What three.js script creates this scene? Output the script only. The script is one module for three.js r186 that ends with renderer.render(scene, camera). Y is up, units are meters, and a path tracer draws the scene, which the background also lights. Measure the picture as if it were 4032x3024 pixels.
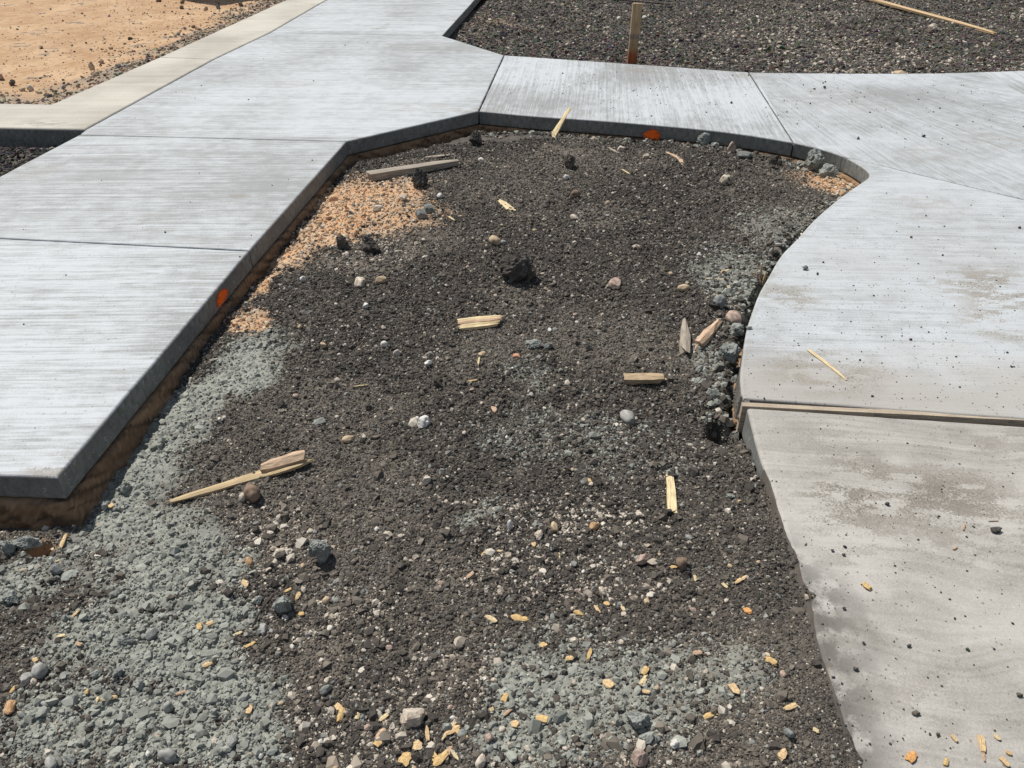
import * as THREE from 'three';
import { mergeGeometries, mergeVertices } from 'three/addons/utils/BufferGeometryUtils.js';

// ---------------------------------------------------------------- camera, sky, sun, exposure
const scene = new THREE.Scene();
const camera = new THREE.PerspectiveCamera(53.05, 4 / 3, 0.05, 600);
camera.position.set(0, 1.65, 0);
camera.rotation.set(-34.8 * Math.PI / 180, 0, 0);
const SUN_ELEVATION = 58 * Math.PI / 180, SUN_LEFT = 50 * Math.PI / 180;     // the sun stands high, ahead and to the left
const sunDir = new THREE.Vector3(-Math.sin(SUN_LEFT) * Math.cos(SUN_ELEVATION), Math.sin(SUN_ELEVATION), -Math.cos(SUN_LEFT) * Math.cos(SUN_ELEVATION));
// clear midday sky: pale at the horizon, blue overhead, a soft brightening round the sun
{
  const w = 512, h = 256, d = new Float32Array(w * h * 4), v = new THREE.Vector3();
  for (let j = 0; j < h; j++) for (let i = 0; i < w; i++) {
    const up = ((j + 0.5) / h - 0.5) * Math.PI, round = ((i + 0.5) / w - 0.5) * 2 * Math.PI, k = (j * w + i) * 4;
    v.set(Math.cos(round) * Math.cos(up), Math.sin(up), Math.sin(round) * Math.cos(up));
    const t = Math.pow(1 - Math.max(0, v.y), 2.2), c = Math.max(0, v.dot(sunDir)), glow = 0.22 * Math.pow(c, 12) + 0.5 * Math.pow(c, 90);
    d[k] = 0.135 + (0.30 - 0.135) * t + glow; d[k + 1] = 0.178 + (0.325 - 0.178) * t + glow * 0.96; d[k + 2] = 0.255 + (0.35 - 0.255) * t + glow * 0.9; d[k + 3] = 1;
  }
  const sky = new THREE.DataTexture(d, w, h, THREE.RGBAFormat, THREE.FloatType);
  sky.mapping = THREE.EquirectangularReflectionMapping; sky.magFilter = sky.minFilter = THREE.LinearFilter; sky.needsUpdate = true;
  scene.background = sky; scene.environment = sky;
}
const sun = new THREE.DirectionalLight(new THREE.Color(1, 0.955, 0.885), 4.4);
sun.name = 'sun';
sun.position.copy(sunDir).multiplyScalar(30).add(new THREE.Vector3(0, 0, -5));
sun.target.position.set(0, 0, -5);
sun.castShadow = true;
sun.shadow.mapSize.set(4096, 4096);
Object.assign(sun.shadow.camera, { left: -9, right: 9, top: 10, bottom: -8, near: 5, far: 60 });
scene.add(sun, sun.target);
const renderer = new THREE.WebGLRenderer({ antialias: true });
renderer.toneMapping = THREE.LinearToneMapping;
renderer.toneMappingExposure = 1.05;
renderer.shadowMap.enabled = true;

// ---------------------------------------------------------------- helpers
function rng(seed) { let a = seed >>> 0; return () => { a = (a + 0x6D2B79F5) | 0; let t = Math.imul(a ^ (a >>> 15), 1 | a); t = (t + Math.imul(t ^ (t >>> 7), 61 | t)) ^ t; return ((t ^ (t >>> 14)) >>> 0) / 4294967296; }; }
const clamp = (v, a = 0, b = 1) => v < a ? a : v > b ? b : v;
const lerp = (a, b, t) => a + (b - a) * t;
const smooth = (a, b, v) => { const t = clamp((v - a) / (b - a)); return t * t * (3 - 2 * t); };
const HASH = new Float32Array(65536); { const r = rng(77); for (let i = 0; i < 65536; i++) HASH[i] = r(); }
const hash2 = (i, j) => HASH[(Math.imul(i, 374761393) + Math.imul(j, 668265263) ^ (Math.imul(i ^ j, 1274126177) >>> 9)) & 65535];
function noise(x, y) {                                   // value noise 0..1
  const i = Math.floor(x), j = Math.floor(y), u = x - i, v = y - j, s = u * u * (3 - 2 * u), t = v * v * (3 - 2 * v);
  const a = hash2(i, j), b = hash2(i + 1, j), c = hash2(i, j + 1), d = hash2(i + 1, j + 1);
  return a + (b - a) * s + (c - a + (a - b - c + d) * s) * t;
}
function fbm(x, y, n = 4) { let s = 0, a = 0.5, w = 0; for (let k = 0; k < n; k++) { s += a * noise(x, y); w += a; a *= 0.5; x = x * 2.03 + 17.1; y = y * 2.03 + 9.7; } return s / w; }
function hash3(i, j, k) { return HASH[(Math.imul(i, 374761393) + Math.imul(j, 668265263) + Math.imul(k, 2147483647 ^ 0x5bd1e995) ^ (Math.imul(i ^ j ^ k, 1274126177) >>> 9)) & 65535]; }
function noise3(x, y, z) {
  const i = Math.floor(x), j = Math.floor(y), k = Math.floor(z), u = x - i, v = y - j, w = z - k;
  const s = u * u * (3 - 2 * u), t = v * v * (3 - 2 * v), q = w * w * (3 - 2 * w);
  const L = (c) => { const a = hash3(i, j, c), b = hash3(i + 1, j, c), d = hash3(i, j + 1, c), e = hash3(i + 1, j + 1, c); return a + (b - a) * s + (d - a + (a - b - d + e) * s) * t; };
  return lerp(L(k), L(k + 1), q);
}
function cells(x, y) {                                    // distance to nearest and second nearest feature point
  const i = Math.floor(x), j = Math.floor(y); let d1 = 9, d2 = 9, id = 0;
  for (let a = -1; a <= 1; a++) for (let b = -1; b <= 1; b++) {
    const h = hash2(i + a, j + b), g = hash2(i + a + 91, j + b - 37), dx = i + a + h - x, dy = j + b + g - y, d = dx * dx + dy * dy;
    if (d < d1) { d2 = d1; d1 = d; id = hash2(i + a + 5, j + b + 13); } else if (d < d2) d2 = d;
  }
  return [Math.sqrt(d1), Math.sqrt(d2), id];
}
const taken = new Map();
function numbered(name) { const n = taken.get(name) ?? 0; taken.set(name, n + 1); return n ? name + '_' + String(n).padStart(3, '0') : name; }
function shadowed(m) { m.castShadow = m.receiveShadow = true; return m; }
function thing(o, name, label, category, group) { o.name = numbered(name); o.userData = { label, category }; if (group) o.userData.group = group; scene.add(o); return o; }
function structure(o, name) { o.name = numbered(name); o.userData.kind = 'structure'; scene.add(o); return o; }
function part(geometry, material, name, parent, label) { const m = shadowed(new THREE.Mesh(geometry, material)); m.name = name; if (label) m.userData.label = label; parent.add(m); return m; }
const rgb = (r, g, b) => new THREE.Color().setRGB(r, g, b);
const toByte = (c) => { c = clamp(c); return 255 * (c <= 0.0031308 ? 12.92 * c : 1.055 * Math.pow(c, 1 / 2.4) - 0.055); };
const SRGB = new Uint8Array(4097); for (let i = 0; i <= 4096; i++) SRGB[i] = Math.round(toByte(i / 4096));
const enc = (c) => SRGB[c <= 0 ? 0 : c >= 1 ? 4096 : (c * 4096) | 0];
function texture(w, h, fill, srgb = true, repeat = true) {
  const d = new Uint8Array(w * h * 4);
  fill(d, w, h);
  const t = new THREE.DataTexture(d, w, h, THREE.RGBAFormat);
  if (srgb) t.colorSpace = THREE.SRGBColorSpace;
  t.magFilter = THREE.LinearFilter; t.minFilter = THREE.LinearMipmapLinearFilter; t.generateMipmaps = true;
  t.wrapS = t.wrapT = repeat ? THREE.RepeatWrapping : THREE.ClampToEdgeWrapping;
  t.needsUpdate = true;
  return t;
}

// ---------------------------------------------------------------- plan of the place, metres: x to the right, z away from the viewer is negative
const E_CORNER = [-1.452,-1.847], E_J1 = [-1.312,-3.546], E_J2 = [-1.134,-5.302], E_CHAMFER = [-0.256,-6.044];
const WALK_NEAR = [[0.202,-5.894], [0.618,-5.798], [1.135,-5.647], [1.459,-5.535], [1.683,-5.427], [1.931,-5.272]];
const ARC_A = [[2.073,-5.133], [2.162,-4.991]];
const ARC_B = [[2.205,-4.829], [2.216,-4.700], [2.193,-4.617], [2.080,-4.481], [1.867,-4.236], [1.631,-3.933], [1.459,-3.680], [1.331,-3.498], [1.194,-3.247], [1.116,-3.100], [1.032,-2.910], [0.976,-2.773], [0.903,-2.552], [0.865,-2.428], [0.843,-2.321], [0.844,-2.278]];
const BEIGE_EDGE = [[0.842,-2.227], [0.826,-2.074], [0.815,-1.930], [0.814,-1.827], [0.806,-1.734], [0.798,-1.585], [0.789,-1.425], [0.787,-1.369], [0.771,-1.250], [0.765,-1.116], [0.755,-1.012], [0.745,-0.902], [0.76, -0.3], [0.77, 1.6]];
const S_LEFT = [[-3.32, -1.9], [-3.150,-4.617], [-3.059,-5.569], [-2.854,-7.809], [-2.670,-9.185], [-2.456,-11.343]];
const FAR_EDGE = [[-0.749,-8.954], [-0.077,-8.000], [1.598,-7.477], [2.136,-7.305], [2.846,-7.263], [3.785,-7.263], [4.653,-7.368], [8.2, -7.95]];

// distance helpers
function segDist(x, z, a, b) { const dx = b[0] - a[0], dz = b[1] - a[1], t = clamp(((x - a[0]) * dx + (z - a[1]) * dz) / (dx * dx + dz * dz)), ex = x - a[0] - dx * t, ez = z - a[1] - dz * t; return Math.sqrt(ex * ex + ez * ez); }
function pathDist(x, z, path) { let d = 1e9; for (let i = 0; i + 1 < path.length; i++) d = Math.min(d, segDist(x, z, path[i], path[i + 1])); return d; }
function inside(x, z, poly) { let c = false; for (let i = 0, j = poly.length - 1; i < poly.length; j = i++) { const a = poly[i], b = poly[j]; if ((a[1] > z) !== (b[1] > z) && x < (b[0] - a[0]) * (z - a[1]) / (b[1] - a[1]) + a[0]) c = !c; } return c; }

const WALK_PATH = [[-3.3, -1.9], E_CORNER, E_J1, E_J2, E_CHAMFER], CROSS_PATH = [E_CHAMFER, ...WALK_NEAR, ...ARC_A, ...ARC_B.slice(0, 4)], RIGHT_PATH = ARC_B.slice(3);
const BED = [[-3.3, 3], [-7, 3], [-7, -1.9], ...WALK_PATH, ...WALK_NEAR, ...ARC_A, ...ARC_B, ...BEIGE_EDGE, [0.77, 3]];

// ---------------------------------------------------------------- concrete
function concreteTexture(x0, z0, wx, wz, size, look) {
  const bump = new Uint8Array(size * size * 4);
  const map = texture(size, size, (d) => {
    const out = [0, 0, 0, 0];
    for (let j = 0; j < size; j++) for (let i = 0; i < size; i++) {
      const x = x0 + (i + 0.5) / size * wx, z = z0 + (j + 0.5) / size * wz, k = (j * size + i) * 4;
      look(x, z, out);
      d[k] = enc(out[0]); d[k + 1] = enc(out[1]); d[k + 2] = enc(out[2]); d[k + 3] = 255;
      bump[k] = bump[k + 1] = bump[k + 2] = clamp(out[3]) * 255; bump[k + 3] = 255;
    }
  });
  const bmap = texture(size, size, (d) => d.set(bump), false);
  return { map, bmap, uv: (x, z) => [(x - x0) / wx, (z - z0) / wz] };
}
// broomed grey concrete: streaks of pale curing film and bare paste that run along direction (cos a, sin a)
function broom(x, z, a, seed, out, fine) {
  const c = Math.cos(a), s = Math.sin(a), t = x * c + z * s;
  let w = -x * s + z * c;
  w += (fbm(t * 1.1 + seed, w * 0.7, 2) - 0.5) * 0.022;
  const st1 = noise(w * 120 + seed * 13, t * 2.6 + seed), st2 = noise(w * 55 + seed * 7, t * 1.4 - seed), st3 = noise(w * 22 + seed, t * 0.7), st4 = noise(w * 230, t * 14);
  const streak = st1 * 0.36 + st2 * 0.2 + st3 * 0.1 + st4 * 0.34;
  const patch = fbm(x * 1.1 + seed, z * 1.1, 4), mottle = fbm(x * 17 + seed, z * 17, 3), grain = noise(x * 330, z * 330);
  const film = clamp(0.5 + (streak - 0.5) * 1.9 * fine + (patch - 0.5) * 1.5 + (mottle - 0.5) * 0.55 + (grain - 0.5) * 0.5);
  out[0] = lerp(0.285, 0.525, film); out[1] = lerp(0.292, 0.555, film); out[2] = lerp(0.292, 0.58, film);
  out[3] = 0.55 + (streak - 0.5) * 0.9 + (grain - 0.5) * 0.3;
}
function tint(out, r, g, b, k) { out[0] = lerp(out[0], r, k); out[1] = lerp(out[1], g, k); out[2] = lerp(out[2], b, k); }
function specks(x, z, out, amount) {                     // trodden crumbs of soil ground into the surface
  const [d, , id] = cells(x * 55, z * 55);
  if (id < amount * 0.5 && d < 0.12 + 0.2 * id / amount) tint(out, 0.12, 0.11, 0.1, 0.7 * noise(x * 500, z * 500) + 0.2);
}
function smear(x, z, cx, cz, r, seed) { const d = Math.hypot(x - cx, (z - cz) * 1.25) / r; if (d > 1) return 0; const f = fbm(x * 11 + seed, z * 26 - seed, 5), g = noise(x * 280, z * 280); return clamp((1 - d) * 1.7) * smooth(0.4, 0.62, f + (g - 0.5) * 0.3) * (0.45 + 0.75 * g); }
const A_STREAK = -0.02, dirtyCorner = E_CORNER;
const texWalk = concreteTexture(-3.4, -9.2, 3.4, 7.5, 2048, (x, z, out) => {
  const panelId = z > -3.6 ? 1 : z > -5.4 ? 2 : 3;
  broom(x, z, panelId === 3 ? 0.03 : A_STREAK, panelId * 5.3, out, z > -3.6 ? 1.1 : z > -5.4 ? 0.9 : 0.75);
  const edge = Math.min(pathDist(x, z, WALK_PATH), 9), left = clamp(1 - (x + 3.3) / 1.2);
  specks(x, z, out, 0.05 + 0.16 * left * fbm(x * 2, z * 2, 2) + 0.12 * clamp(1 - edge / 0.15));
  tint(out, 0.3, 0.28, 0.25, 0.5 * clamp(1 - edge / 0.03) * smooth(0.35, 0.7, fbm(x * 9, z * 9, 3)));
  for (const [cx, cz, r, k] of [[-1.579,-4.271, 0.08, 0.6], [-1.478,-1.887, 0.14, 0.8], [-1.960,-3.965, 0.12, 0.4], [-1.852,-6.897, 0.35, 0.35], [-0.745,-6.173, 0.4, 0.3], [-0.307,-6.069, 0.2, 0.7], [-3.021,-4.700, 0.25, 0.5]]) tint(out, 0.26, 0.235, 0.2, k * smear(x, z, cx, cz, r, 3));
});
const texCross = concreteTexture(-0.4, -8.1, 4.6, 6.1, 2048, (x, z, out) => {
  const lineA = (x - 2.162) * 0.76 - (z + 4.991) * 0.777;            // > 0 on the far side of the slanting joint
  const lineJ2 = (x - 1.93) * 2.03 + (z + 5.28) * 0.24;              // > 0 right of the second cross joint
  const zone = z > -5.1 && lineA < 0 ? 4 : lineJ2 > 0 ? 2 : 1;
  broom(x, z, zone === 1 ? Math.PI / 2 + 0.1 : zone === 2 ? Math.PI / 2 - 0.16 - clamp((x - 2) / 2) * 0.7 : 0.06, zone * 3.7, out, zone === 4 ? 0.62 : 0.8);
  const near = clamp((z + 5) / 2.4), edge = Math.min(pathDist(x, z, CROSS_PATH), pathDist(x, z, RIGHT_PATH));
  if (zone === 4) { tint(out, 0.37, 0.36, 0.345, 0.55 * near * smooth(0.25, 0.75, fbm(x * 1.7 + 4, z * 1.7, 4))); tint(out, 0.4, 0.375, 0.34, 0.75 * smooth(-2.75, -2.3, z + 0.35 * (fbm(x * 3, z * 5, 3) - 0.5))); }
  specks(x, z, out, 0.06 + 0.2 * near + 0.1 * clamp(1 - edge / 0.12));
  tint(out, 0.3, 0.285, 0.26, 0.55 * clamp(1 - edge / 0.035) * smooth(0.35, 0.65, fbm(x * 9, z * 9, 3)));
  for (const [cx, cz, r, k] of [[1.236,-3.065, 0.2, 0.75], [1.709,-4.308, 0.22, 0.6], [2.218,-3.154, 0.35, 0.85], [2.124,-2.819, 0.28, 0.85], [2.320,-4.165, 0.35, 0.35], [2.579,-6.376, 0.6, 0.3], [3.353,-5.354, 0.4, 0.3], [-0.235,-6.069, 0.15, 0.8], [1.203,-2.466, 0.3, 0.7], [1.185,-3.344, 0.12, 0.8], [2.740,-5.056, 0.3, 0.3], [1.200,-7.404, 0.3, 0.5], [2.127,-7.228, 0.25, 0.5]]) tint(out, 0.25, 0.22, 0.175, k * smear(x, z, cx, cz, r, 7));
});
const texBeige = concreteTexture(0.5, -2.3, 2.4, 2.8, 2048, (x, z, out) => {
  const a = 0.05 + 0.25 * (fbm(x * 1.2 + 9, z * 1.2, 2) - 0.5);
  const c = Math.cos(a), s = Math.sin(a), t = x * c + z * s, w = -x * s + z * c + (fbm(x * 1.6, z * 1.6 + 5, 3) - 0.5) * 0.25;
  const st = noise(w * 150, t * 3) * 0.4 + noise(w * 60, t * 1.6) * 0.3 + noise(w * 22, t * 1.1) * 0.3, patch = fbm(x * 1.5 + 3, z * 1.9 + 1, 5), grain = noise(x * 420, z * 420);
  const f = clamp(0.52 + (st - 0.5) * 0.75 + (patch - 0.5) * 1.7 + (fbm(x * 15, z * 15, 3) - 0.5) * 0.5 + (grain - 0.5) * 0.5);
  out[0] = lerp(0.255, 0.465, f); out[1] = lerp(0.24, 0.444, f); out[2] = lerp(0.215, 0.41, f);
  out[3] = 0.5 + (st - 0.5) * 0.5 + (grain - 0.5) * 0.25;
  const edge = pathDist(x, z, BEIGE_EDGE);
  const soiled = clamp(1.15 - edge / (0.05 + 0.22 * smooth(-1.75, -1.25, z) * fbm(x * 2.2, z * 2.2 + 7, 3))) * smooth(0.3, 0.62, fbm(x * 24, z * 24, 4) + 0.25 * (grain - 0.5));
  tint(out, 0.115, 0.108, 0.098, 0.9 * soiled * smooth(-1.75, -1.35, z));
  for (const [cx, cz, r, k] of [[1.151,-1.788, 0.28, 0.8], [1.412,-1.788, 0.22, 0.7], [0.985,-1.726, 0.2, 0.6], [0.986,-1.537, 0.2, 0.45], [1.394,-1.609, 0.35, 0.5], [1.062,-2.041, 0.2, 0.35], [1.679,-2.017, 0.2, 0.5], [0.899,-1.144, 0.35, 0.35]]) tint(out, 0.16, 0.138, 0.11, 0.85 * k * smear(x, z, cx, cz, r, 11));
  specks(x, z, out, 0.16 + 0.5 * clamp(1 - edge / 0.3) * smooth(-1.7, -1.3, z));
});
const texCurb = concreteTexture(-4.6, -11.6, 2.4, 7, 1024, (x, z, out) => {
  const st = noise(z * 40, x * 2.5) * 0.5 + noise(z * 13, x * 1.3) * 0.5, patch = fbm(x * 2 + 3, z * 1.4 + 1, 5), grain = noise(x * 300, z * 300);
  const f = clamp(0.5 + (st - 0.5) * 0.7 + (patch - 0.5) * 1.8 + (grain - 0.5) * 0.4);
  out[0] = lerp(0.385, 0.56, f); out[1] = lerp(0.36, 0.53, f); out[2] = lerp(0.31, 0.465, f); out[3] = 0.5 + (grain - 0.5) * 0.5 + (st - 0.5) * 0.3;
  tint(out, 0.24, 0.2, 0.16, 0.6 * smear(x, z, -3.422,-5.704, 0.25, 4));
  specks(x, z, out, 0.08);
});
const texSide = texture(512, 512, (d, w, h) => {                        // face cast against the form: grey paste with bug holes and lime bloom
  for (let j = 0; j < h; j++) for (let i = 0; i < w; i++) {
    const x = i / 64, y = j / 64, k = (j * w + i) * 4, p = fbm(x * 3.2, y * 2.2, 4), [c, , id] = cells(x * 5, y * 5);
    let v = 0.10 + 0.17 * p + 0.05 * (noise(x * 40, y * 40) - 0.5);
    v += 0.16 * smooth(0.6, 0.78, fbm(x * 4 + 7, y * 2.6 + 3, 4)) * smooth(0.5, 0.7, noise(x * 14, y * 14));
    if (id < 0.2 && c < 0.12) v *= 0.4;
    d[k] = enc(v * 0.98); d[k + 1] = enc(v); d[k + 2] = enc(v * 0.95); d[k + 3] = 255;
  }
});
const concreteMaterial = (t, rough, bump) => new THREE.MeshStandardMaterial({ map: t.map, bumpMap: t.bmap, bumpScale: bump, roughness: rough });
const mWalk = concreteMaterial(texWalk, 0.72, 0.0022), mCross = concreteMaterial(texCross, 0.72, 0.0018), mBeige = concreteMaterial(texBeige, 0.85, 0.0012), mCurb = concreteMaterial(texCurb, 0.85, 0.0012);
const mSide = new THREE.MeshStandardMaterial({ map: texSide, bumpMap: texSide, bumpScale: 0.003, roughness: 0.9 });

function slabPanel(points, tex, material, parent, { thick = 0.1, bevel = 0.009, gap = 0.0055, top = 0, label } = {}) {
  const rough = [];
  points.forEach((a, i) => { const b = points[(i + 1) % points.length], l = Math.hypot(b[0] - a[0], b[1] - a[1]), n = l > 0.1 && l < 6 ? Math.ceil(l / 0.045) : 1; for (let k = 0; k < n; k++) { const x = lerp(a[0], b[0], k / n), z = lerp(a[1], b[1], k / n), w = k ? 0.0045 * (fbm(x * 9, z * 9, 3) - 0.5) + 0.0018 * (noise(x * 70, z * 70) - 0.5) : 0; rough.push([x - (b[1] - a[1]) / l * w, z + (b[0] - a[0]) / l * w]); } });
  const shape = new THREE.Shape(rough.map(([x, z]) => new THREE.Vector2(x, -z)));
  const g = new THREE.ExtrudeGeometry(shape, { depth: thick - 2 * bevel, bevelEnabled: true, bevelThickness: bevel, bevelSize: bevel, bevelOffset: -bevel - gap, bevelSegments: 3 });
  g.rotateX(-Math.PI / 2); g.translate(0, top - thick + bevel, 0);
  const p = g.attributes.position, n = g.attributes.normal, uv = g.attributes.uv, a = [], b = [];
  // the rounded arris belongs to the trowelled top, the vertical face to the form
  for (let f = 0; f < p.count / 3; f++) {
    const isTop = Math.min(p.getY(3 * f), p.getY(3 * f + 1), p.getY(3 * f + 2)) > top - bevel - 1e-5;
    for (let i = 3 * f; i < 3 * f + 3; i++) {
      const x = p.getX(i), y = p.getY(i), z = p.getZ(i);
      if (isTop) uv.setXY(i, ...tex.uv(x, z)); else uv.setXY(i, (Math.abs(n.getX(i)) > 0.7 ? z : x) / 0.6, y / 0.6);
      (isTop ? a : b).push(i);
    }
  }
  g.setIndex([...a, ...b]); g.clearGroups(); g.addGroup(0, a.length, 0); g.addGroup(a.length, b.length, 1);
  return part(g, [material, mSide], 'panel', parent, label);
}
// smooth an outline with a spline
function curve(points, per) { const c = new THREE.CatmullRomCurve3(points.map(([x, z]) => new THREE.Vector3(x, 0, z)), false, 'centripetal'); return c.getPoints((points.length - 1) * per).map((v) => [v.x, v.z]); }
const sidewalk = structure(new THREE.Group(), 'sidewalk');
const J1L = [-3.205, -3.76], J2L = [-3.050,-5.449], J3L = [-2.653,-9.120], J3R = FAR_EDGE[0], J4L = [-2.512,-10.899], J4R = [-0.546,-10.864];
slabPanel([[-3.32, -1.95], E_CORNER, E_J1, J1L], texWalk, mWalk, sidewalk);
slabPanel([J1L, E_J1, E_J2, J2L, S_LEFT[1]], texWalk, mWalk, sidewalk);
slabPanel([J2L, E_J2, E_CHAMFER, FAR_EDGE[1], J3R, J3L, S_LEFT[3], S_LEFT[2]], texWalk, mWalk, sidewalk);
slabPanel([J3L, J3R, J4R, J4L], texWalk, mWalk, sidewalk);
{ let l = J4L, r = J4R; for (let k = 0; k < 9; k++) { const l2 = [l[0] + 0.17, l[1] - 1.9], r2 = [r[0] + 0.19, r[1] - 1.9]; slabPanel([l, r, r2, l2], texWalk, mWalk, sidewalk); l = l2; r = r2; } }

const walkway = structure(new THREE.Group(), 'walkway');
const nearA = curve([E_CHAMFER, ...WALK_NEAR], 3), arcAll = curve([WALK_NEAR[WALK_NEAR.length - 1], ...ARC_A, ...ARC_B.slice(0, -1)], 4).concat([ARC_B[ARC_B.length - 1]]);
const splitAt = arcAll.findIndex(([x, z]) => Math.hypot(x - ARC_A[1][0], z - ARC_A[1][1]) < 0.02);
const farSpline = curve(FAR_EDGE.slice(1), 3);
const nearestFar = (pt) => { let b = 0, d = 9; farSpline.forEach((q, i) => { const e = Math.hypot(q[0] - pt[0], q[1] - pt[1]); if (e < d) { d = e; b = i; } }); return b; };
const j2 = nearestFar(FAR_EDGE[3]), jB = nearestFar(FAR_EDGE[5]), KNEE = [4.56, -3.95], MEET = [4.7, -2.51];
slabPanel([...nearA, ...farSpline.slice(0, j2 + 1).reverse()], texCross, mCross, walkway);
slabPanel([...arcAll.slice(0, splitAt + 1), MEET, KNEE, ...farSpline.slice(j2, jB + 1).reverse()], texCross, mCross, walkway);
slabPanel([KNEE, MEET, [8.2, -2.4], ...farSpline.slice(jB).reverse()], texCross, mCross, walkway);
slabPanel([...arcAll.slice(splitAt), [1.804,-2.155], [5, -1.915], [8.2, -1.68], [8.2, -2.4], MEET], texCross, mCross, walkway);

const apron = structure(new THREE.Group(), 'driveway_apron');
slabPanel([[8.2, 3], [8.2, -1.645], [5, -1.88], [1.787,-2.123], [0.855,-2.232], ...BEIGE_EDGE.slice(0, -1), [0.77, 3]].reverse(), texBeige, mBeige, apron, { bevel: 0.012, thick: 0.13 });

const curb = structure(new THREE.Group(), 'curb');
const C_OUT = [[-3.626,-6.230], [-3.403,-7.893], [-3.011,-11.343]];
slabPanel([S_LEFT[2], S_LEFT[3], C_OUT[1], C_OUT[0], [-4.043,-6.253], [-9, -6.5], [-9, -5.98], [-3.690,-5.605]].reverse(), texCurb, mCurb, curb, { thick: 0.3, bevel: 0.015, top: 0.004 });
slabPanel([S_LEFT[3], J3L, J4L, C_OUT[2], C_OUT[1]].reverse(), texCurb, mCurb, curb, { thick: 0.3, bevel: 0.015, top: 0.004, gap: 0.004 });
{ let a = J4L, b = C_OUT[2]; for (let k = 0; k < 4; k++) { const a2 = [a[0] + 0.34, a[1] - 3.8], b2 = [b[0] + 0.34, b[1] - 3.8]; slabPanel([a, a2, b2, b].reverse(), texCurb, mCurb, curb, { thick: 0.3, bevel: 0.015, top: 0.004 }); a = a2; b = b2; } }

// ---------------------------------------------------------------- the planting bed: heights
const HC = [[-1.368,-1.802,-0.155],[-1.377,-2.215,-0.140],[-1.356,-2.951,-0.125],[-1.329,-3.696,-0.120],[-1.219,-4.556,-0.125],[-0.999,-5.369,-0.135],[-0.544,-5.808,-0.140],[-0.228,-5.760,-0.125],[0.325,-5.790,-0.100],[1.153,-5.570,-0.100],[1.768,-5.363,-0.100],[2.196,-4.824,-0.120],[1.754,-4.225,-0.080],[1.389,-3.716,-0.050],[1.014,-2.976,-0.045],[0.870,-2.563,-0.065],[0.788,-2.219,-0.100],[0.803,-1.853,-0.060],[0.772,-1.525,-0.006],[0.731,-1.146,-0.004],[0.717,-0.913,-0.003],[-0.014,-3.592,-0.070],[-0.011,-2.578,-0.075],[-0.169,-2.020,-0.085],[0.386,-2.003,-0.070],[-0.634,-2.981,-0.095],[-0.710,-2.316,-0.110],[-0.856,-1.629,-0.120],[-0.401,-1.437,-0.100],[0.122,-1.421,-0.080],[0.500,-1.392,-0.045],[-1.037,-1.373,-0.120],[-1.191,-1.163,-0.125],[-0.582,-1.096,-0.120],[-0.117,-1.018,-0.090],[0.315,-0.992,-0.045],[-1.580,-1.648,-0.140],[-1.208,-0.974,-0.130],[0.796,-4.283,-0.075],[-0.301,-4.543,-0.090],[-1.690,-1.828,-0.170]];
function bedBase(x, z) { let s = 0, w = 0; for (const [cx, cz, h] of HC) { const q = (x - cx) * (x - cx) + (z - cz) * (z - cz) + 0.01, k = 1 / (q * q); s += k * h; w += k; } return s / w; }
const blob = (x, z, list, seed, rough = 0.55) => { let m = 0; const n = (fbm(x * 5 + seed, z * 5 - seed, 5) - 0.5) * 2.6 * rough - 0.12; const wx = x + (fbm(x * 3 + 31, z * 3 + seed, 3) - 0.5) * 0.3, wz = z + (fbm(x * 3 - seed, z * 3 + 57, 3) - 0.5) * 0.3; for (const [cx, cz, rx, rz, k] of list) { const d = Math.hypot((wx - cx) / rx, (wz - cz) / rz); m = Math.max(m, k * smooth(1.4, 0.35, d + n * 0.9)); } return m; };
const CLAY = [[-1.163,-2.652, 0.16, 0.3, 1], [-1.255,-2.355, 0.17, 0.25, 1], [-1.260,-2.039, 0.16, 0.2, 1], [-1.262,-1.801, 0.17, 0.18, 1], [-1.077,-1.577, 0.2, 0.16, 1], [-1.082,-1.328, 0.22, 0.13, 0.9], [-0.857,-1.298, 0.16, 0.14, 1], [-0.762,-1.159, 0.13, 0.12, 1], [-0.923,-1.086, 0.2, 0.12, 0.95], [-1.449,-1.559, 0.12, 0.12, 0.9], [-1.109,-1.040, 0.22, 0.12, 0.85], [-0.752,-0.989, 0.18, 0.08, 0.9], [0.265,-1.112, 0.24, 0.14, 0.75], [0.107,-1.100, 0.12, 0.08, 0.8], [0.404,-1.200, 0.14, 0.1, 0.6], [1.099,-3.150, 0.16, 0.4, 0.6], [1.109,-3.553, 0.2, 0.25, 0.45], [1.519,-3.985, 0.25, 0.3, 0.4], [-0.143,-1.815, 0.07, 0.05, 0.6], [0.842,-2.564, 0.1, 0.2, 0.6], [0.220,-2.130, 0.3, 0.15, 0.3], [0.098,-2.481, 0.1, 0.08, 0.3], [-1.074,-2.750, 0.12, 0.12, 0.7]];
const SAND = [[-0.963,-4.402, 0.34, 0.42, 1], [-1.086,-4.053, 0.24, 0.3, 1], [-0.690,-4.242, 0.24, 0.26, 0.8], [-1.154,-3.781, 0.14, 0.2, 1], [-0.885,-4.624, 0.25, 0.25, 0.9], [-1.197,-3.358, 0.06, 0.16, 1], [-1.175,-3.031, 0.07, 0.09, 0.9], [2.151,-4.741, 0.2, 0.22, 1], [2.060,-4.865, 0.2, 0.2, 0.75], [-1.478,-1.724, 0.06, 0.04, 0.7]];
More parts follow.
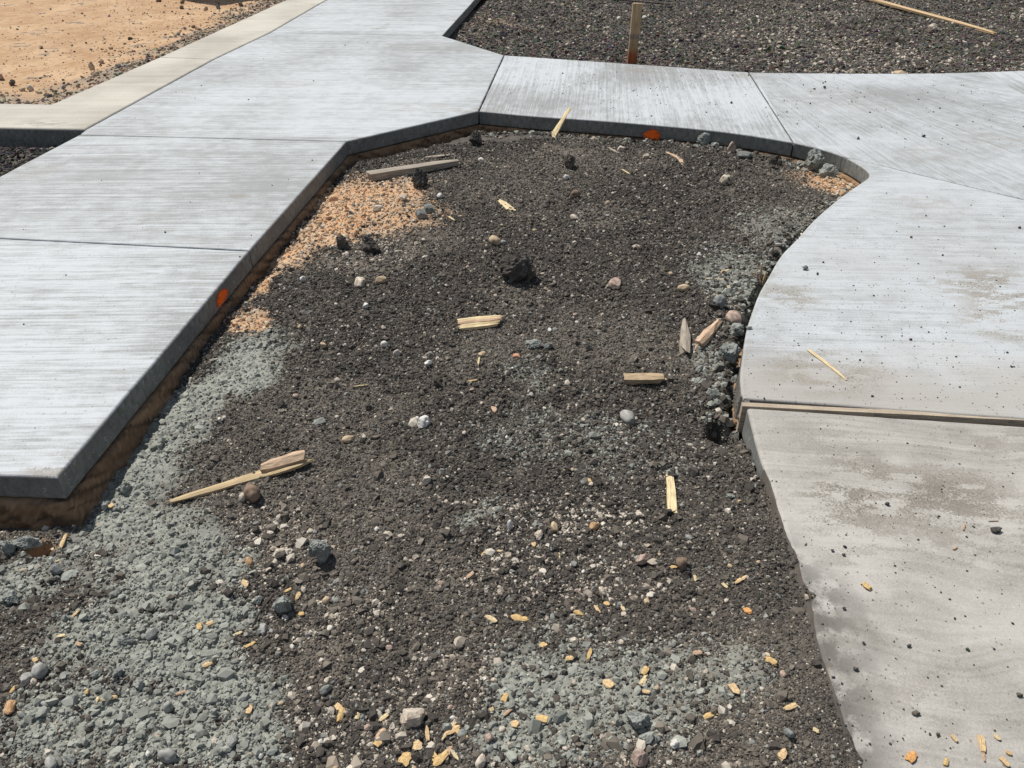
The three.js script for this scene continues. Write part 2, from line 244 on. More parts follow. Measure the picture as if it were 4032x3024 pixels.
const DUSTY = [[-0.565,-5.257, 0.35, 0.12, 1], [0.433,-4.147, 0.18, 0.2, 0.8], [-0.729,-3.604, 0.25, 0.14, 0.7], [0.339,-5.373, 0.2, 0.15, 0.9], [0.052,-3.202, 0.14, 0.1, 0.8], [-0.143,-1.512, 0.1, 0.06, 0.5], [-0.056,-1.243, 0.12, 0.08, 0.6], [-0.567,-1.292, 0.12, 0.1, 0.6], [1.931,-5.363, 0.3, 0.2, 0.6], [-0.388,-3.837, 0.3, 0.2, 0.5], [0.651,-2.635, 0.25, 0.2, 0.4], [-1.372,-1.415, 0.12, 0.07, 0.5]];
const PALE = [[0.213,-1.800, 0.22, 0.1, 1], [0.128,-1.555, 0.22, 0.1, 0.9], [-0.782,-1.667, 0.18, 0.12, 1], [-0.443,-1.374, 0.16, 0.1, 0.7], [-0.679,-3.765, 0.22, 0.2, 0.9], [0.204,-0.948, 0.2, 0.08, 0.6], [-0.510,-1.035, 0.2, 0.1, 0.6], [-0.810,-1.159, 0.3, 0.2, 0.3], [-0.204,-1.140, 0.3, 0.15, 0.4]];
const HOLES = [[0.771,-2.205, 0.08, 0.13], [-1.485,-1.695, 0.05, 0.05], [-1.081,-4.541, 0.05, 0.06], [0.956,-2.746, 0.03, 0.08]];
function bedHeight(x, z) {
  const dWalk = pathDist(x, z, WALK_PATH), dCross = pathDist(x, z, CROSS_PATH), dRight = pathDist(x, z, RIGHT_PATH), dBeige = pathDist(x, z, BEIGE_EDGE);
  let h = bedBase(x, z);
  const cl = blob(x, z, CLAY, 2), rough = 1 - 0.35 * cl;
  h += (fbm(x * 2.2 + 3, z * 2.2, 3) - 0.5) * 0.035 + (fbm(x * 7 + 1, z * 7 + 5, 3) - 0.5) * 0.026 * rough + (fbm(x * 26, z * 26 + 8, 3) - 0.5) * 0.020 + (noise(x * 70, z * 70) - 0.5) * 0.007;
  if (cl > 0.05) { const [a, b, id] = cells(x * 24 + 0.6 * noise(x * 40, z * 40), z * 24); h += cl * (0.010 * (id - 0.4) - 0.008 * smooth(0.14, 0.02, b - a)); const [a2, b2, id2] = cells(x * 60, z * 60); h += cl * 0.0045 * (id2 - 0.5) - cl * 0.003 * smooth(0.15, 0.0, b2 - a2); }
  const wob = 0.75 + 0.5 * fbm(x * 6 + 11, z * 6, 2);
  h -= 0.03 * smooth(0.11 * wob, 0.025, dWalk) + 0.02 * smooth(0.08 * wob, 0.02, dCross) + 0.05 * smooth(0.05 * wob, 0.012, dRight);
  for (const [cx, cz, r, dep] of HOLES) h -= dep * smooth(1.1, 0.4, Math.hypot(x - cx, z - cz) / r + 0.5 * (noise(x * 30, z * 30) - 0.5));
  if (dBeige < 0.25) { const isIn = x > 0.6 && !inside(x, z, BED) ? 1 : 0; h = lerp(h, Math.min(h, -0.004 + 0.01 * (fbm(x * 30, z * 30, 2) - 0.3)), smooth(0.2, 0.0, dBeige)); if (isIn) h = -0.005 + 0.006 * Math.max(smooth(0.24, 0.06, Math.abs(z + 1.42)), smooth(-1.12, -0.95, z)) + 0.008 * (fbm(x * 16, z * 16 + 2, 4) - 0.5) - dBeige * 0.07; }
  return h;
}
const C = { dark: [0.060, 0.053, 0.046], mid: [0.125, 0.110, 0.092], dusty: [0.225, 0.195, 0.158], clay: [0.295, 0.302, 0.266], sand: [0.56, 0.32, 0.165], sandPale: [0.58, 0.43, 0.29] };
const mixc = (a, b, t) => [lerp(a[0], b[0], t), lerp(a[1], b[1], t), lerp(a[2], b[2], t)];
function bedColor(x, z, masks) {
  const n = fbm(x * 9, z * 9 + 4, 4), g = noise(x * 160, z * 160);
  let c = mixc(C.dark, C.mid, clamp(n * 1.5 - 0.4 + (g - 0.5) * 0.5));
  c = mixc(c, C.dusty, 0.75 * masks.dusty * (0.6 + 0.6 * (g - 0.3)));
  c = mixc(c, C.mid.map((v) => v * 1.25), 0.6 * masks.dry);
  c = mixc(c, C.clay.map((v) => v * (0.8 + 0.35 * n + 0.15 * (g - 0.5))), masks.clay);
  c = mixc(c, mixc(C.sand, C.sandPale, clamp(n * 1.8 - 0.5)), masks.sand);
  return c;
}
function bedMasks(x, z) { return { clay: blob(x, z, CLAY, 2), sand: blob(x, z, SAND, 6, 0.4), dusty: blob(x, z, DUSTY, 9), pale: blob(x, z, PALE, 13), dry: smooth(0.42, 0.66, fbm(x * 2.1 + 50, z * 2.1 + 20, 4)) }; }

function axis(stops) { const a = []; for (let i = 0; i + 1 < stops.length; i++) { const [s, d] = stops[i], [e, d2] = stops[i + 1]; let v = s; while (v < e - 1e-6) { a.push(v); v += lerp(d, d2, (v - s) / (e - s)); } } a.push(stops[stops.length - 1][0]); return a; }
function terrain(xs, zs, height, color, keep) {
  const nx = xs.length, nz = zs.length, pos = new Float32Array(nx * nz * 3), col = new Float32Array(nx * nz * 3), ok = new Uint8Array(nx * nz);
  for (let j = 0; j < nz; j++) for (let i = 0; i < nx; i++) {
    const k = j * nx + i, x = xs[i], z = zs[j];
    ok[k] = keep(x, z) ? 1 : 0;
    pos[3 * k] = x; pos[3 * k + 2] = z;
    if (!ok[k]) { pos[3 * k + 1] = -0.3; continue; }
    pos[3 * k + 1] = height(x, z);
    const c = color(x, z); col[3 * k] = c[0]; col[3 * k + 1] = c[1]; col[3 * k + 2] = c[2];
  }
  const idx = [];
  for (let j = 0; j + 1 < nz; j++) for (let i = 0; i + 1 < nx; i++) { const a = j * nx + i, b = a + 1, c = a + nx, d = c + 1; if (ok[a] && ok[b] && ok[c] && ok[d]) idx.push(a, c, b, b, c, d); }
  const g = new THREE.BufferGeometry();
  g.setAttribute('position', new THREE.BufferAttribute(pos, 3)); g.setAttribute('color', new THREE.BufferAttribute(col, 3)); g.setIndex(idx); g.computeVertexNormals();
  const ix = (arr, v) => { let lo = 0, hi = arr.length - 2; while (lo < hi) { const m = (lo + hi + 1) >> 1; if (arr[m] <= v) lo = m; else hi = m - 1; } return lo; };
  const at = (x, z) => { const i = ix(xs, x), j = ix(zs, z), u = clamp((x - xs[i]) / (xs[i + 1] - xs[i])), v = clamp((z - zs[j]) / (zs[j + 1] - zs[j])), k = j * nx + i; return lerp(lerp(pos[3 * k + 1], pos[3 * k + 4], u), lerp(pos[3 * (k + nx) + 1], pos[3 * (k + nx) + 4], u), v); };
  const okAt = (x, z) => { const i = ix(xs, x), j = ix(zs, z), k = j * nx + i; return ok[k] && ok[k + 1] && ok[k + nx] && ok[k + nx + 1]; };
  return { g, at, okAt };
}
const mEarth = new THREE.MeshStandardMaterial({ vertexColors: true, roughness: 1 });
const ground = structure(shadowed(new THREE.Mesh(new THREE.PlaneGeometry(500, 500).rotateX(-Math.PI / 2).translate(0, -0.46, 0), new THREE.MeshStandardMaterial({ color: rgb(0.36, 0.25, 0.155), roughness: 1 }))), 'ground');

const bedX = axis([[-7, 0.4], [-3.4, 0.1], [-2.2, 0.02], [-1.75, 0.0065], [1.3, 0.0065], [2.45, 0.011]]), bedZ = axis([[-6.25, 0.013], [-4.5, 0.010], [-2.6, 0.0065], [-0.75, 0.006], [-0.4, 0.05], [3, 0.4]]);
const bed = terrain(bedX, bedZ, bedHeight, (x, z) => bedColor(x, z, bedMasks(x, z)), (x, z) => inside(x, z, BED) || (x > 0.5 && z > -1.9 ? pathDist(x, z, BEIGE_EDGE) < 0.16 : pathDist(x, z, WALK_PATH) < 0.03 || pathDist(x, z, CROSS_PATH) < 0.03 || pathDist(x, z, RIGHT_PATH) < 0.03));
const soilBed = structure(shadowed(new THREE.Mesh(bed.g, mEarth)), 'soil_bed');

// soil field behind the walkway
const FIELD = [[1.9, -33], ...[[-0.488,-11.343]], ...FAR_EDGE, [12, -8.6], [12, -33]];
function fieldHeight(x, z) { const d = Math.min(pathDist(x, z, FAR_EDGE), segDist(x, z, FAR_EDGE[0], FIELD[1]), segDist(x, z, FIELD[0], FIELD[1])); return -0.085 + (fbm(x * 1.2, z * 1.2, 3) - 0.5) * 0.06 + (fbm(x * 6, z * 6, 3) - 0.5) * 0.03 + (fbm(x * 24, z * 24, 2) - 0.5) * 0.02 - 0.035 * smooth(0.25, 0.03, d) * smooth(1.6, -0.3, x); }
const FPALE = (x, z) => smooth(0.42, 0.62, fbm(x * 0.9 + 40, z * 1.3, 3)) * smooth(1.2, 4.0, x) + 0.15;
const fieldT = terrain(axis([[-1, 0.02], [6.5, 0.025], [12, 0.4]]), axis([[-33, 2], [-13, 0.08], [-11.5, 0.03], [-7, 0.02]]), fieldHeight, (x, z) => { const n = fbm(x * 5, z * 5 + 4, 4), g = noise(x * 60, z * 60); return mixc(mixc([0.066, 0.058, 0.05], [0.155, 0.132, 0.108], clamp(n * 1.6 - 0.4 + (g - 0.5) * 0.6)), [0.33, 0.23, 0.15], 0.5 * blob(x, z, [[-0.260,-10.279, 0.3, 0.5, 1], [-0.133,-9.149, 0.12, 0.2, 0.6]], 3)); }, (x, z) => inside(x, z, FIELD) || pathDist(x, z, FAR_EDGE) < 0.05 || segDist(x, z, FAR_EDGE[0], FIELD[1]) < 0.05);
structure(shadowed(new THREE.Mesh(fieldT.g, mEarth)), 'soil_field');

// graded sandy lot on the street side of the curb
const LOT = [[0.9, -40], [-3.011,-11.343], [-3.403,-7.893], [-3.626,-6.230], [-4.043,-6.253], [-9, -6.5], [-16, -6.9], [-16, -40]];
function lotHeight(x, z) { const d = pathDist(x, z, LOT.slice(1, 6)); return -0.11 + 0.085 * smooth(1.3, 0.05, d) + (fbm(x * 0.7, z * 0.7, 3) - 0.5) * 0.04 + (fbm(x * 5, z * 9, 3) - 0.5) * 0.022 + (fbm(x * 20, z * 30, 3) - 0.5) * 0.016; }
const lotGrey = (x, z) => { const d = pathDist(x, z, LOT.slice(1, 6)); return smooth(0.55, 0.1, d + (fbm(x * 3.5, z * 3.5, 3) - 0.5) * 0.9); };
const lotT = terrain(axis([[-16, 0.6], [-8.5, 0.04], [-5.5, 0.02], [-2.3, 0.02]]), axis([[-40, 3], [-14, 0.1], [-12, 0.03], [-5.9, 0.02]]), lotHeight, (x, z) => {
  const n = fbm(x * 3, z * 3 + 4, 4), g = noise(x * 50, z * 70), m = fbm(x * 8 + 3, z * 14, 3);
  let c = mixc([0.40, 0.245, 0.135], [0.56, 0.385, 0.235], clamp(n * 1.7 - 0.35 + (g - 0.5) * 0.8 + (m - 0.5) * 0.9));
  c = mixc(c, [0.27, 0.235, 0.19], 0.8 * lotGrey(x, z));
  return mixc(c, [0.14, 0.125, 0.11], 0.75 * smooth(0.66, 0.74, m) * smooth(0.45, 0.6, n));
}, (x, z) => inside(x, z, LOT) || pathDist(x, z, LOT.slice(1, 6)) < 0.06);
structure(shadowed(new THREE.Mesh(lotT.g, mEarth)), 'dirt_lot');

// strip of soil between curb and sidewalk
const STRIP = [[-9, -6.1], [-3.688,-5.602], [-3.059,-5.569], [-3.150,-4.617], [-3.32, -1.95], [-3.5, 3], [-9, 3]];
const stripT = terrain(axis([[-9, 0.3], [-4.2, 0.02], [-3, 0.015]]), axis([[-6.1, 0.015], [-4.2, 0.03], [3, 0.3]]), (x, z) => { const d = Math.min(segDist(x, z, STRIP[1], STRIP[2]), segDist(x, z, STRIP[2], STRIP[3])); return -0.05 + (fbm(x * 3, z * 3, 3) - 0.5) * 0.07 + (fbm(x * 16, z * 16, 3) - 0.5) * 0.03 - 0.07 * smooth(0.3, 0.03, segDist(x, z, STRIP[1], STRIP[2])) - 0.02 * smooth(0.1, 0.02, d); }, (x, z) => mixc(C.dark, C.mid, fbm(x * 12, z * 12, 3)), (x, z) => inside(x, z, STRIP) && !(x > -7.2 && inside(x, z, BED)));
structure(shadowed(new THREE.Mesh(stripT.g, mEarth)), 'soil_strip');

// ---------------------------------------------------------------- bedding sand that shows under the slabs
function bedding(path, seed, wide, name) {
  const pts = curve(path, 1).length ? path : path, dense = [];
  for (let i = 0; i + 1 < pts.length; i++) { const a = pts[i], b = pts[i + 1], n = Math.max(1, Math.round(Math.hypot(b[0] - a[0], b[1] - a[1]) / 0.009)); for (let k = 0; k < n; k++) dense.push([lerp(a[0], b[0], k / n), lerp(a[1], b[1], k / n)]); }
  dense.push(pts[pts.length - 1]);
  const R = 22, pos = [], col = [], idx = [];
  dense.forEach((p, i) => {
    const a = dense[Math.max(0, i - 6)], b = dense[Math.min(dense.length - 1, i + 6)], tx = b[0] - a[0], tz = b[1] - a[1], l = Math.hypot(tx, tz), nx = -tz / l, nz = tx / l;   // outward, into the bed
    for (let k = 0; k < R; k++) {
      const t = k / (R - 1), s = (p[0] + p[1]) * 3;
      const lip = 0.004 + wide * fbm(p[0] * 5 + seed, p[1] * 5, 3);
      let out = t < 0.25 ? lerp(-0.06, lip * 0.4, t / 0.25) : lerp(lip * 0.4, lip * 1.6 + 0.03, Math.pow((t - 0.25) / 0.75, 1.4)), y = t < 0.25 ? -0.1015 - 0.012 * fbm(p[0] * 9, p[1] * 9, 2) * (t / 0.25) : lerp(-0.106 - 0.012 * fbm(p[0] * 9, p[1] * 9, 2), -0.26, Math.pow((t - 0.25) / 0.75, 0.85));
      out += t > 0.1 ? (noise(p[0] * 30 + seed, p[1] * 30 + k * 0.7) - 0.5) * 0.016 + (noise(p[0] * 75 + seed, p[1] * 75 + k * 1.9) - 0.5) * 0.01 : 0; y += t > 0.25 ? (noise(p[0] * 40, p[1] * 40 + k * 0.6 + seed) - 0.5) * 0.012 : 0;
      pos.push(p[0] + nx * out, y, p[1] + nz * out);
      const g = noise(p[0] * 120 + k * 5, p[1] * 120), n = fbm(p[0] * 11, p[1] * 11 + k * 0.45, 3), paint = smooth(1.1, 0.3, Math.hypot((p[0] - PAINT_LEFT[0]) / 0.05, (p[1] - PAINT_LEFT[1]) / 0.085) + 0.5 * (noise(p[0] * 60, p[1] * 60 + k) - 0.5));
      const c = mixc(mixc([0.2, 0.12, 0.068], [0.36, 0.23, 0.13], clamp(n * 1.8 - 0.4 + (g - 0.5) * 1.1)).map((v) => v * (1 - 0.6 * smooth(0.52, 0.66, fbm(p[0] * 22, p[1] * 22 + k * 0.5, 3)))), [0.85, 0.1, 0.01], name === 'left' ? paint * 0.8 : 0);
      col.push(...c);
      if (i && k) { const q = i * R + k; idx.push(q, q - R, q - 1, q - 1, q - R, q - R - 1); }
    }
  });
  const g = new THREE.BufferGeometry();
  g.setAttribute('position', new THREE.Float32BufferAttribute(pos, 3)); g.setAttribute('color', new THREE.Float32BufferAttribute(col, 3)); g.setIndex(idx); g.computeVertexNormals();
  return g;
}
const PAINT_LEFT = [-1.289,-3.158];
part(bedding(WALK_PATH, 3, 0.035, 'left'), mEarth, 'sand_bedding', sidewalk, 'tan bedding sand under the slab edge');
part(bedding(CROSS_PATH, 8, 0.03, 'cross'), mEarth, 'sand_bedding', walkway, 'tan bedding sand under the slab edge');
part(bedding(RIGHT_PATH, 5, 0.012, 'right'), mEarth, 'sand_bedding', walkway, 'tan bedding sand under the slab edge');

// fluorescent survey paint sprayed on two slab faces
const sprayTexture = texture(256, 256, (d, w, h) => { for (let j = 0; j < h; j++) for (let i = 0; i < w; i++) { const u = i / w * 2 - 1, v = j / h * 2 - 1, k = (j * w + i) * 4, r = Math.hypot(u, v) + 0.7 * (fbm(i / 26, j / 26, 4) - 0.5), a = clamp(smooth(1.0, 0.3, r) * 1.5 - 0.9 * smooth(0.2, 0.9, r) * noise(i / 2.6, j / 2.6) - 0.3 * smooth(0.62, 0.75, noise(i / 9, j / 9))); d[k] = d[k + 1] = d[k + 2] = a * 255; d[k + 3] = 255; } }, false, false);
const mSpray = new THREE.MeshStandardMaterial({ color: rgb(1, 0.16, 0.01), roughness: 0.9, alphaMap: sprayTexture, transparent: true });
function spray(a, b, at, w, y0, y1, parent, label) {   // a, b: two points of the slab edge; the mark is on the vertical face below it
  const l = Math.hypot(b[0] - a[0], b[1] - a[1]), tx = (b[0] - a[0]) / l, tz = (b[1] - a[1]) / l, s = (at[0] - a[0]) * tx + (at[1] - a[1]) * tz;
  const g = new THREE.PlaneGeometry(w, y1 - y0, 8, 4), m = part(g, mSpray, 'paint_mark', parent, label);
  m.position.set(a[0] + tx * s + tz * -0.0005, (y0 + y1) / 2, a[1] + tz * s + tx * 0.0005); m.rotation.y = Math.atan2(-tz, tx);
  return m;
}
spray(E_J1, E_CORNER, PAINT_LEFT, 0.2, -0.105, -0.008, sidewalk, 'orange survey paint sprayed on the shaded slab face').position.y += 0;
spray(WALK_NEAR[1], WALK_NEAR[2], [1.022,-5.658], 0.19, -0.125, -0.015, walkway, 'orange survey paint sprayed on the shaded slab face');
// ---------------------------------------------------------------- loose crumbs of soil, clay and gravel (uncountable)
function crumbGeometry(seed, flat, facets) {
  const r = rng(seed), g0 = mergeVertices(new THREE.IcosahedronGeometry(1, 0).deleteAttribute('uv').deleteAttribute('normal')), p = g0.attributes.position;
  const ax = [0.75 + 0.5 * r(), flat * (0.8 + 0.4 * r()), 0.75 + 0.5 * r()];
  for (let i = 0; i < p.count; i++) { const k = 1 + facets * (r() - 0.5) * 2; p.setXYZ(i, p.getX(i) * ax[0] * k, p.getY(i) * ax[1] * k, p.getZ(i) * ax[2] * k); }
  return g0;
}
const mCrumb = new THREE.MeshStandardMaterial({ color: 0xffffff, roughness: 1, flatShading: true });
function shardGeometry(seed, flat) {                       // an angular broken piece: a skewed block with its corners knocked about
  const r = rng(seed), g0 = mergeVertices(new THREE.CylinderGeometry(0.8, 1, 1.5 * flat, 6, 1).deleteAttribute('uv').deleteAttribute('normal')), p = g0.attributes.position, el = 0.7 + 0.5 * r();
  for (let i = 0; i < p.count; i++) { const k = 0.65 + 0.6 * r(); p.setXYZ(i, p.getX(i) * k * el + 0.15 * (r() - 0.5), p.getY(i) * (0.5 + 0.8 * r()), p.getZ(i) * k + 0.15 * (r() - 0.5)); }
  return g0;
}
const crumbShapes = [0, 1, 2, 3, 4, 5].map((k) => k < 3 ? crumbGeometry(100 + k * 7, 0.72, 0.3) : shardGeometry(150 + k * 5, 0.8)), flakeShapes = [0, 1, 2, 3].map((k) => shardGeometry(300 + k * 11, 0.4));
const piles = new Map();
function drop(kind, shapeIndex, x, y, z, s, sy, tilt, r, c) { const key = kind + shapeIndex; if (!piles.has(key)) piles.set(key, { kind, shapeIndex, m: [], c: [] }); const q = piles.get(key); q.m.push(x, y, z, s, sy, tilt * (r() - 0.5), r() * 6.283, tilt * (r() - 0.5)); q.c.push(c[0], c[1], c[2]); }
function lognormal(r, med, sd) { return med * Math.exp(sd * (Math.sqrt(-2 * Math.log(r() + 1e-9)) * Math.cos(6.283 * r()))); }
function crumbColor(r, m) {
  const v = r();
  if (r() < m.sand) return v < 0.82 ? mixc([0.54, 0.33, 0.18], [0.66, 0.53, 0.38], r()).map((q) => q * (0.8 + 0.3 * v)) : v < 0.92 ? [0.19, 0.185, 0.17] : [0.6, 0.55, 0.47];
  if (r() < m.clay) return C.clay.map((q) => q * (0.62 + 0.62 * v));
  const pale = 0.035 + 0.2 * m.pale;
  if (v < pale) return mixc([0.36, 0.30, 0.235], [0.62, 0.57, 0.49], r());
  if (v < pale + 0.03) return mixc([0.2, 0.205, 0.19], [0.3, 0.3, 0.28], r());
  const b = 0.6 + 0.85 * r() * r();
  return mixc([0.066 * b, 0.058 * b, 0.0505 * b], [0.24, 0.207, 0.168], Math.pow(r(), 2.2) * (0.6 + 0.3 * (m.dry ?? 0)) + 0.45 * m.dusty * r() + 0.16 * (m.dry ?? 0) * r());
}
{
  const r = rng(4242);
  for (let n = 0; n < 800000; n++) {
    // denser towards the viewer, where the crumbs show one by one
    const u = r(), d = 0.78 + 4.9 * Math.pow(u, 1.35), half = 0.5 + d * 0.72, x = (r() * 2 - 1) * half, z = -d;
    if (x < -2.1 || x > 2.4 || !bed.okAt(x, z)) continue;
    const inBed = inside(x, z, BED);
    if (!inBed && !(x > 0.6 && z > -1.75)) continue;
    const y = bed.at(x, z);
    if (!inBed && y < 0.0005) continue;
    const m = bedMasks(x, z), far = smooth(1.5, 4.5, d), clayFine = m.clay * (1 - m.sand);
    if (clayFine > 0.35 && r() < 0.5 + 0.3 * clayFine) continue;
    if (m.dusty > 0.5 && r() < 0.4) continue; if (m.sand > 0.5 && r() < 0.8) continue;
    let s = lognormal(r, lerp(0.0030, 0.0044, far) * (1 - 0.25 * m.dry) * (clayFine > 0.5 ? 1.25 : 1) * (m.sand > 0.5 ? 1.25 : 1) * lerp(1, 0.6, smooth(0.55, 0.8, x) * smooth(-1.7, -1.2, z)), 0.42);
    s = Math.min(s, 0.013);
    const flake = clayFine > 0.4 && r() < 0.5, sy = s * (0.8 + 0.4 * r());
    drop(flake ? 'flake' : 'crumb', (r() * (flake ? 4 : 6)) | 0, x, y + s * (flake ? 0.15 : 0.22), z, s, sy, flake ? 0.7 : 2.6, r, crumbColor(r, m));
  }
  // bigger clods and gravel
  for (let n = 0; n < 24000; n++) {
    const d = 0.8 + 4.9 * Math.pow(r(), 1.2), half = 0.5 + d * 0.7, x = (r() * 2 - 1) * half, z = -d;
    if (x < -2.1 || x > 2.3 || !bed.okAt(x, z) || !inside(x, z, BED)) continue;
    const m = bedMasks(x, z), keep = 0.5 + 0.5 * m.clay + 0.6 * m.pale + 0.9 * m.sand - 0.2 * m.dusty;
    if (r() > keep || (x > 0.5 && z > -1.7 && r() < 0.75)) continue;
    const s = Math.min(lognormal(r, 0.0072, 0.4), 0.019), flake = m.clay > 0.4 && r() < 0.35;
    drop(flake ? 'flake' : 'crumb', (r() * (flake ? 4 : 6)) | 0, x, bed.at(x, z) + s * 0.25, z, s, s * 0.9, flake ? 0.5 : 2, r, crumbColor(r, { ...m, pale: m.pale * 1.2 + 0.1 }));
  }
  // along the foot of the walkway and of the right slab the spoil is lumpier
  for (let n = 0; n < 2600; n++) {
    const path = r() < 0.6 ? CROSS_PATH : RIGHT_PATH, i = (r() * (path.length - 1)) | 0, t = r(), a = path[i], b = path[i + 1], l = Math.hypot(b[0] - a[0], b[1] - a[1]), off = 0.03 + 0.16 * r() * r();
    const x = lerp(a[0], b[0], t) + (b[1] - a[1]) / l * off, z = lerp(a[1], b[1], t) - (b[0] - a[0]) / l * off;
    for (const [px, pz] of [[x, z], [2 * lerp(a[0], b[0], t) - x, 2 * lerp(a[1], b[1], t) - z]]) if (bed.okAt(px, pz) && inside(px, pz, BED) && px < 2.2) { const s = Math.min(lognormal(r, 0.009, 0.4), 0.024), m = bedMasks(px, pz); drop('crumb', (r() * 6) | 0, px, bed.at(px, pz) + s * 0.3, pz, s, s * 0.9, 2, r, crumbColor(r, { ...m, clay: Math.max(m.clay, 0.35) })); break; }
  }
  // soil field behind the walkway
  for (let n = 0; n < 90000; n++) {
    const d = 7.2 + 5.6 * Math.pow(r(), 1.3), x = -1 + r() * (d * 0.7 + 1), z = -d;
    if (!fieldT.okAt(x, z) || !inside(x, z, FIELD)) continue;
    const p = FPALE(x, z), v = r(), s = Math.min(lognormal(r, 0.0085, 0.45), 0.03);
    const c = v < 0.05 + 0.2 * p ? mixc([0.34, 0.29, 0.23], [0.60, 0.54, 0.45], r()) : v < 0.3 + 0.3 * p ? mixc([0.10, 0.092, 0.08], [0.19, 0.17, 0.145], r()) : [0.072, 0.063, 0.055].map((q) => q * (0.6 + 0.9 * r()));
    drop('crumb', (r() * 6) | 0, x, fieldT.at(x, z) + s * 0.2, z, s, s * 0.75, 2, r, c);
  }
  for (let n = 0; n < 12000; n++) {
    const d = 5.9 + 6.4 * r(), x = -2.9 - r() * r() * d * 0.45, z = -d;
    if (!lotT.okAt(x, z) || !inside(x, z, LOT)) continue;
    const g = lotGrey(x, z); if (r() > 0.3 + 0.65 * g) continue;
    const s = Math.min(lognormal(r, g > 0.3 ? 0.009 : 0.006, 0.5), 0.03), v = g > 0.3 ? r() : 0.35 + 0.65 * r();
    drop('crumb', (r() * 6) | 0, x, lotT.at(x, z) + s * 0.25, z, s, s * 0.8, 2, r, v < 0.45 ? [0.2 + 0.15 * r(), 0.18 + 0.1 * r(), 0.15 + 0.06 * r()] : v < 0.6 ? [0.08, 0.07, 0.06] : mixc([0.38, 0.26, 0.16], [0.56, 0.45, 0.32], r()));
  }
  for (let n = 0; n < 14000; n++) {
    const x = -4.4 + 1.5 * r(), z = -5.7 + 1.6 * r();
    if (!stripT.okAt(x, z) || !inside(x, z, STRIP)) continue;
    const s = Math.min(lognormal(r, 0.0065, 0.45), 0.02), v = r();
    drop('crumb', (r() * 6) | 0, x, stripT.at(x, z) + s * 0.25, z, s, s * 0.8, 2, r, v < 0.08 ? [0.3, 0.27, 0.22] : [0.055, 0.05, 0.046].map((q) => q * (0.6 + 1.1 * r() * r())));
  }
}
// crumbs scattered over the slabs
const onSlab = [];
{
  const r = rng(991);
  const add = (x, z, s, c) => drop('slab', (r() * 6) | 0, x, 0.0005 + s * 0.4, z, s, s * 0.75, 2, r, c);
  const darkC = () => [0.05, 0.045, 0.04].map((q) => q * (0.6 + 0.9 * r()));
  const BEIGE_POLY = [[3, -2.08], ...BEIGE_EDGE, [3, 1.6]], RIGHT_POLY = [[3, -2.08], [3, -4.2], ...ARC_B.slice(2)];
  for (let n = 0; n < 3600; n++) { const x = 0.6 + 1.6 * r(), z = -2.2 + 1.5 * r(); if (!inside(x, z, BEIGE_POLY)) continue; const d = pathDist(x, z, BEIGE_EDGE); if (r() > 0.28 + 0.9 * Math.exp(-d / 0.08) * smooth(-1.8, -1.3, z) + 0.5 * fbm(x * 3, z * 3, 2) - 0.25) continue; add(x, z, Math.min(lognormal(r, 0.0012, 0.55), 0.006), darkC()); }
  for (let n = 0; n < 2400; n++) { const x = 0.8 + 2.2 * r(), z = -4.8 + 2.6 * r(); if (!inside(x, z, RIGHT_POLY)) continue; if (r() > 0.15 + 0.7 * smooth(-4.2, -2.4, z)) continue; add(x, z, Math.min(lognormal(r, 0.0014, 0.6), 0.008), darkC()); }
  for (let n = 0; n < 900; n++) { const x = -3.2 + 3.2 * r(), z = -9 + 7.2 * r(); const e = segDist(x, z, E_CORNER, E_J2); if (z > -5.3 ? (x > lerp(E_CORNER[0], E_J2[0], clamp((z - E_CORNER[1]) / (E_J2[1] - E_CORNER[1]))) - 0.01 || x < -3.1 || z > -1.9) : x > -1.1) continue; if (r() > 0.25 + 0.4 * clamp(1 - e / 0.2)) continue; add(x, z, Math.min(lognormal(r, 0.002, 0.5), 0.008), darkC()); }
  for (let n = 0; n < 500; n++) { const x = -0.1 + 4 * r(), z = -7.3 + 2.2 * r(); if (z > -5.6 && x < 2.3) continue; add(x, z, Math.min(lognormal(r, 0.0028, 0.5), 0.011), darkC()); }
}
{
  const M = new THREE.Matrix4(), Q = new THREE.Quaternion(), E = new THREE.Euler(), P = new THREE.Vector3(), S = new THREE.Vector3(), K = new THREE.Color();
  const names = { crumb: ['soil_crumbs', 'dark loose soil crumbs covering the planting bed and field', 'soil'], flake: ['clay_flakes', 'grey green clay flakes lying in the clay patches', 'clay'], slab: ['slab_grit', 'fine dark grit scattered over the concrete slabs', 'grit'] };
  for (const q of piles.values()) {
    const count = q.m.length / 8, mesh = new THREE.InstancedMesh(q.kind === 'flake' ? flakeShapes[q.shapeIndex] : crumbShapes[q.shapeIndex], mCrumb, count);
    for (let i = 0; i < count; i++) {
      const o = i * 8;
      E.set(q.m[o + 5], q.m[o + 6], q.m[o + 7]); Q.setFromEuler(E);
      M.compose(P.set(q.m[o], q.m[o + 1], q.m[o + 2]), Q, S.set(q.m[o + 3], q.m[o + 4], q.m[o + 3]));
      mesh.setMatrixAt(i, M); mesh.setColorAt(i, K.setRGB(q.c[3 * i], q.c[3 * i + 1], q.c[3 * i + 2]));
    }
    shadowed(mesh);
    const [name, label, category] = names[q.kind];
    thing(mesh, name, label, category); mesh.userData.kind = 'stuff';
    console.log(name, count);
  }
}

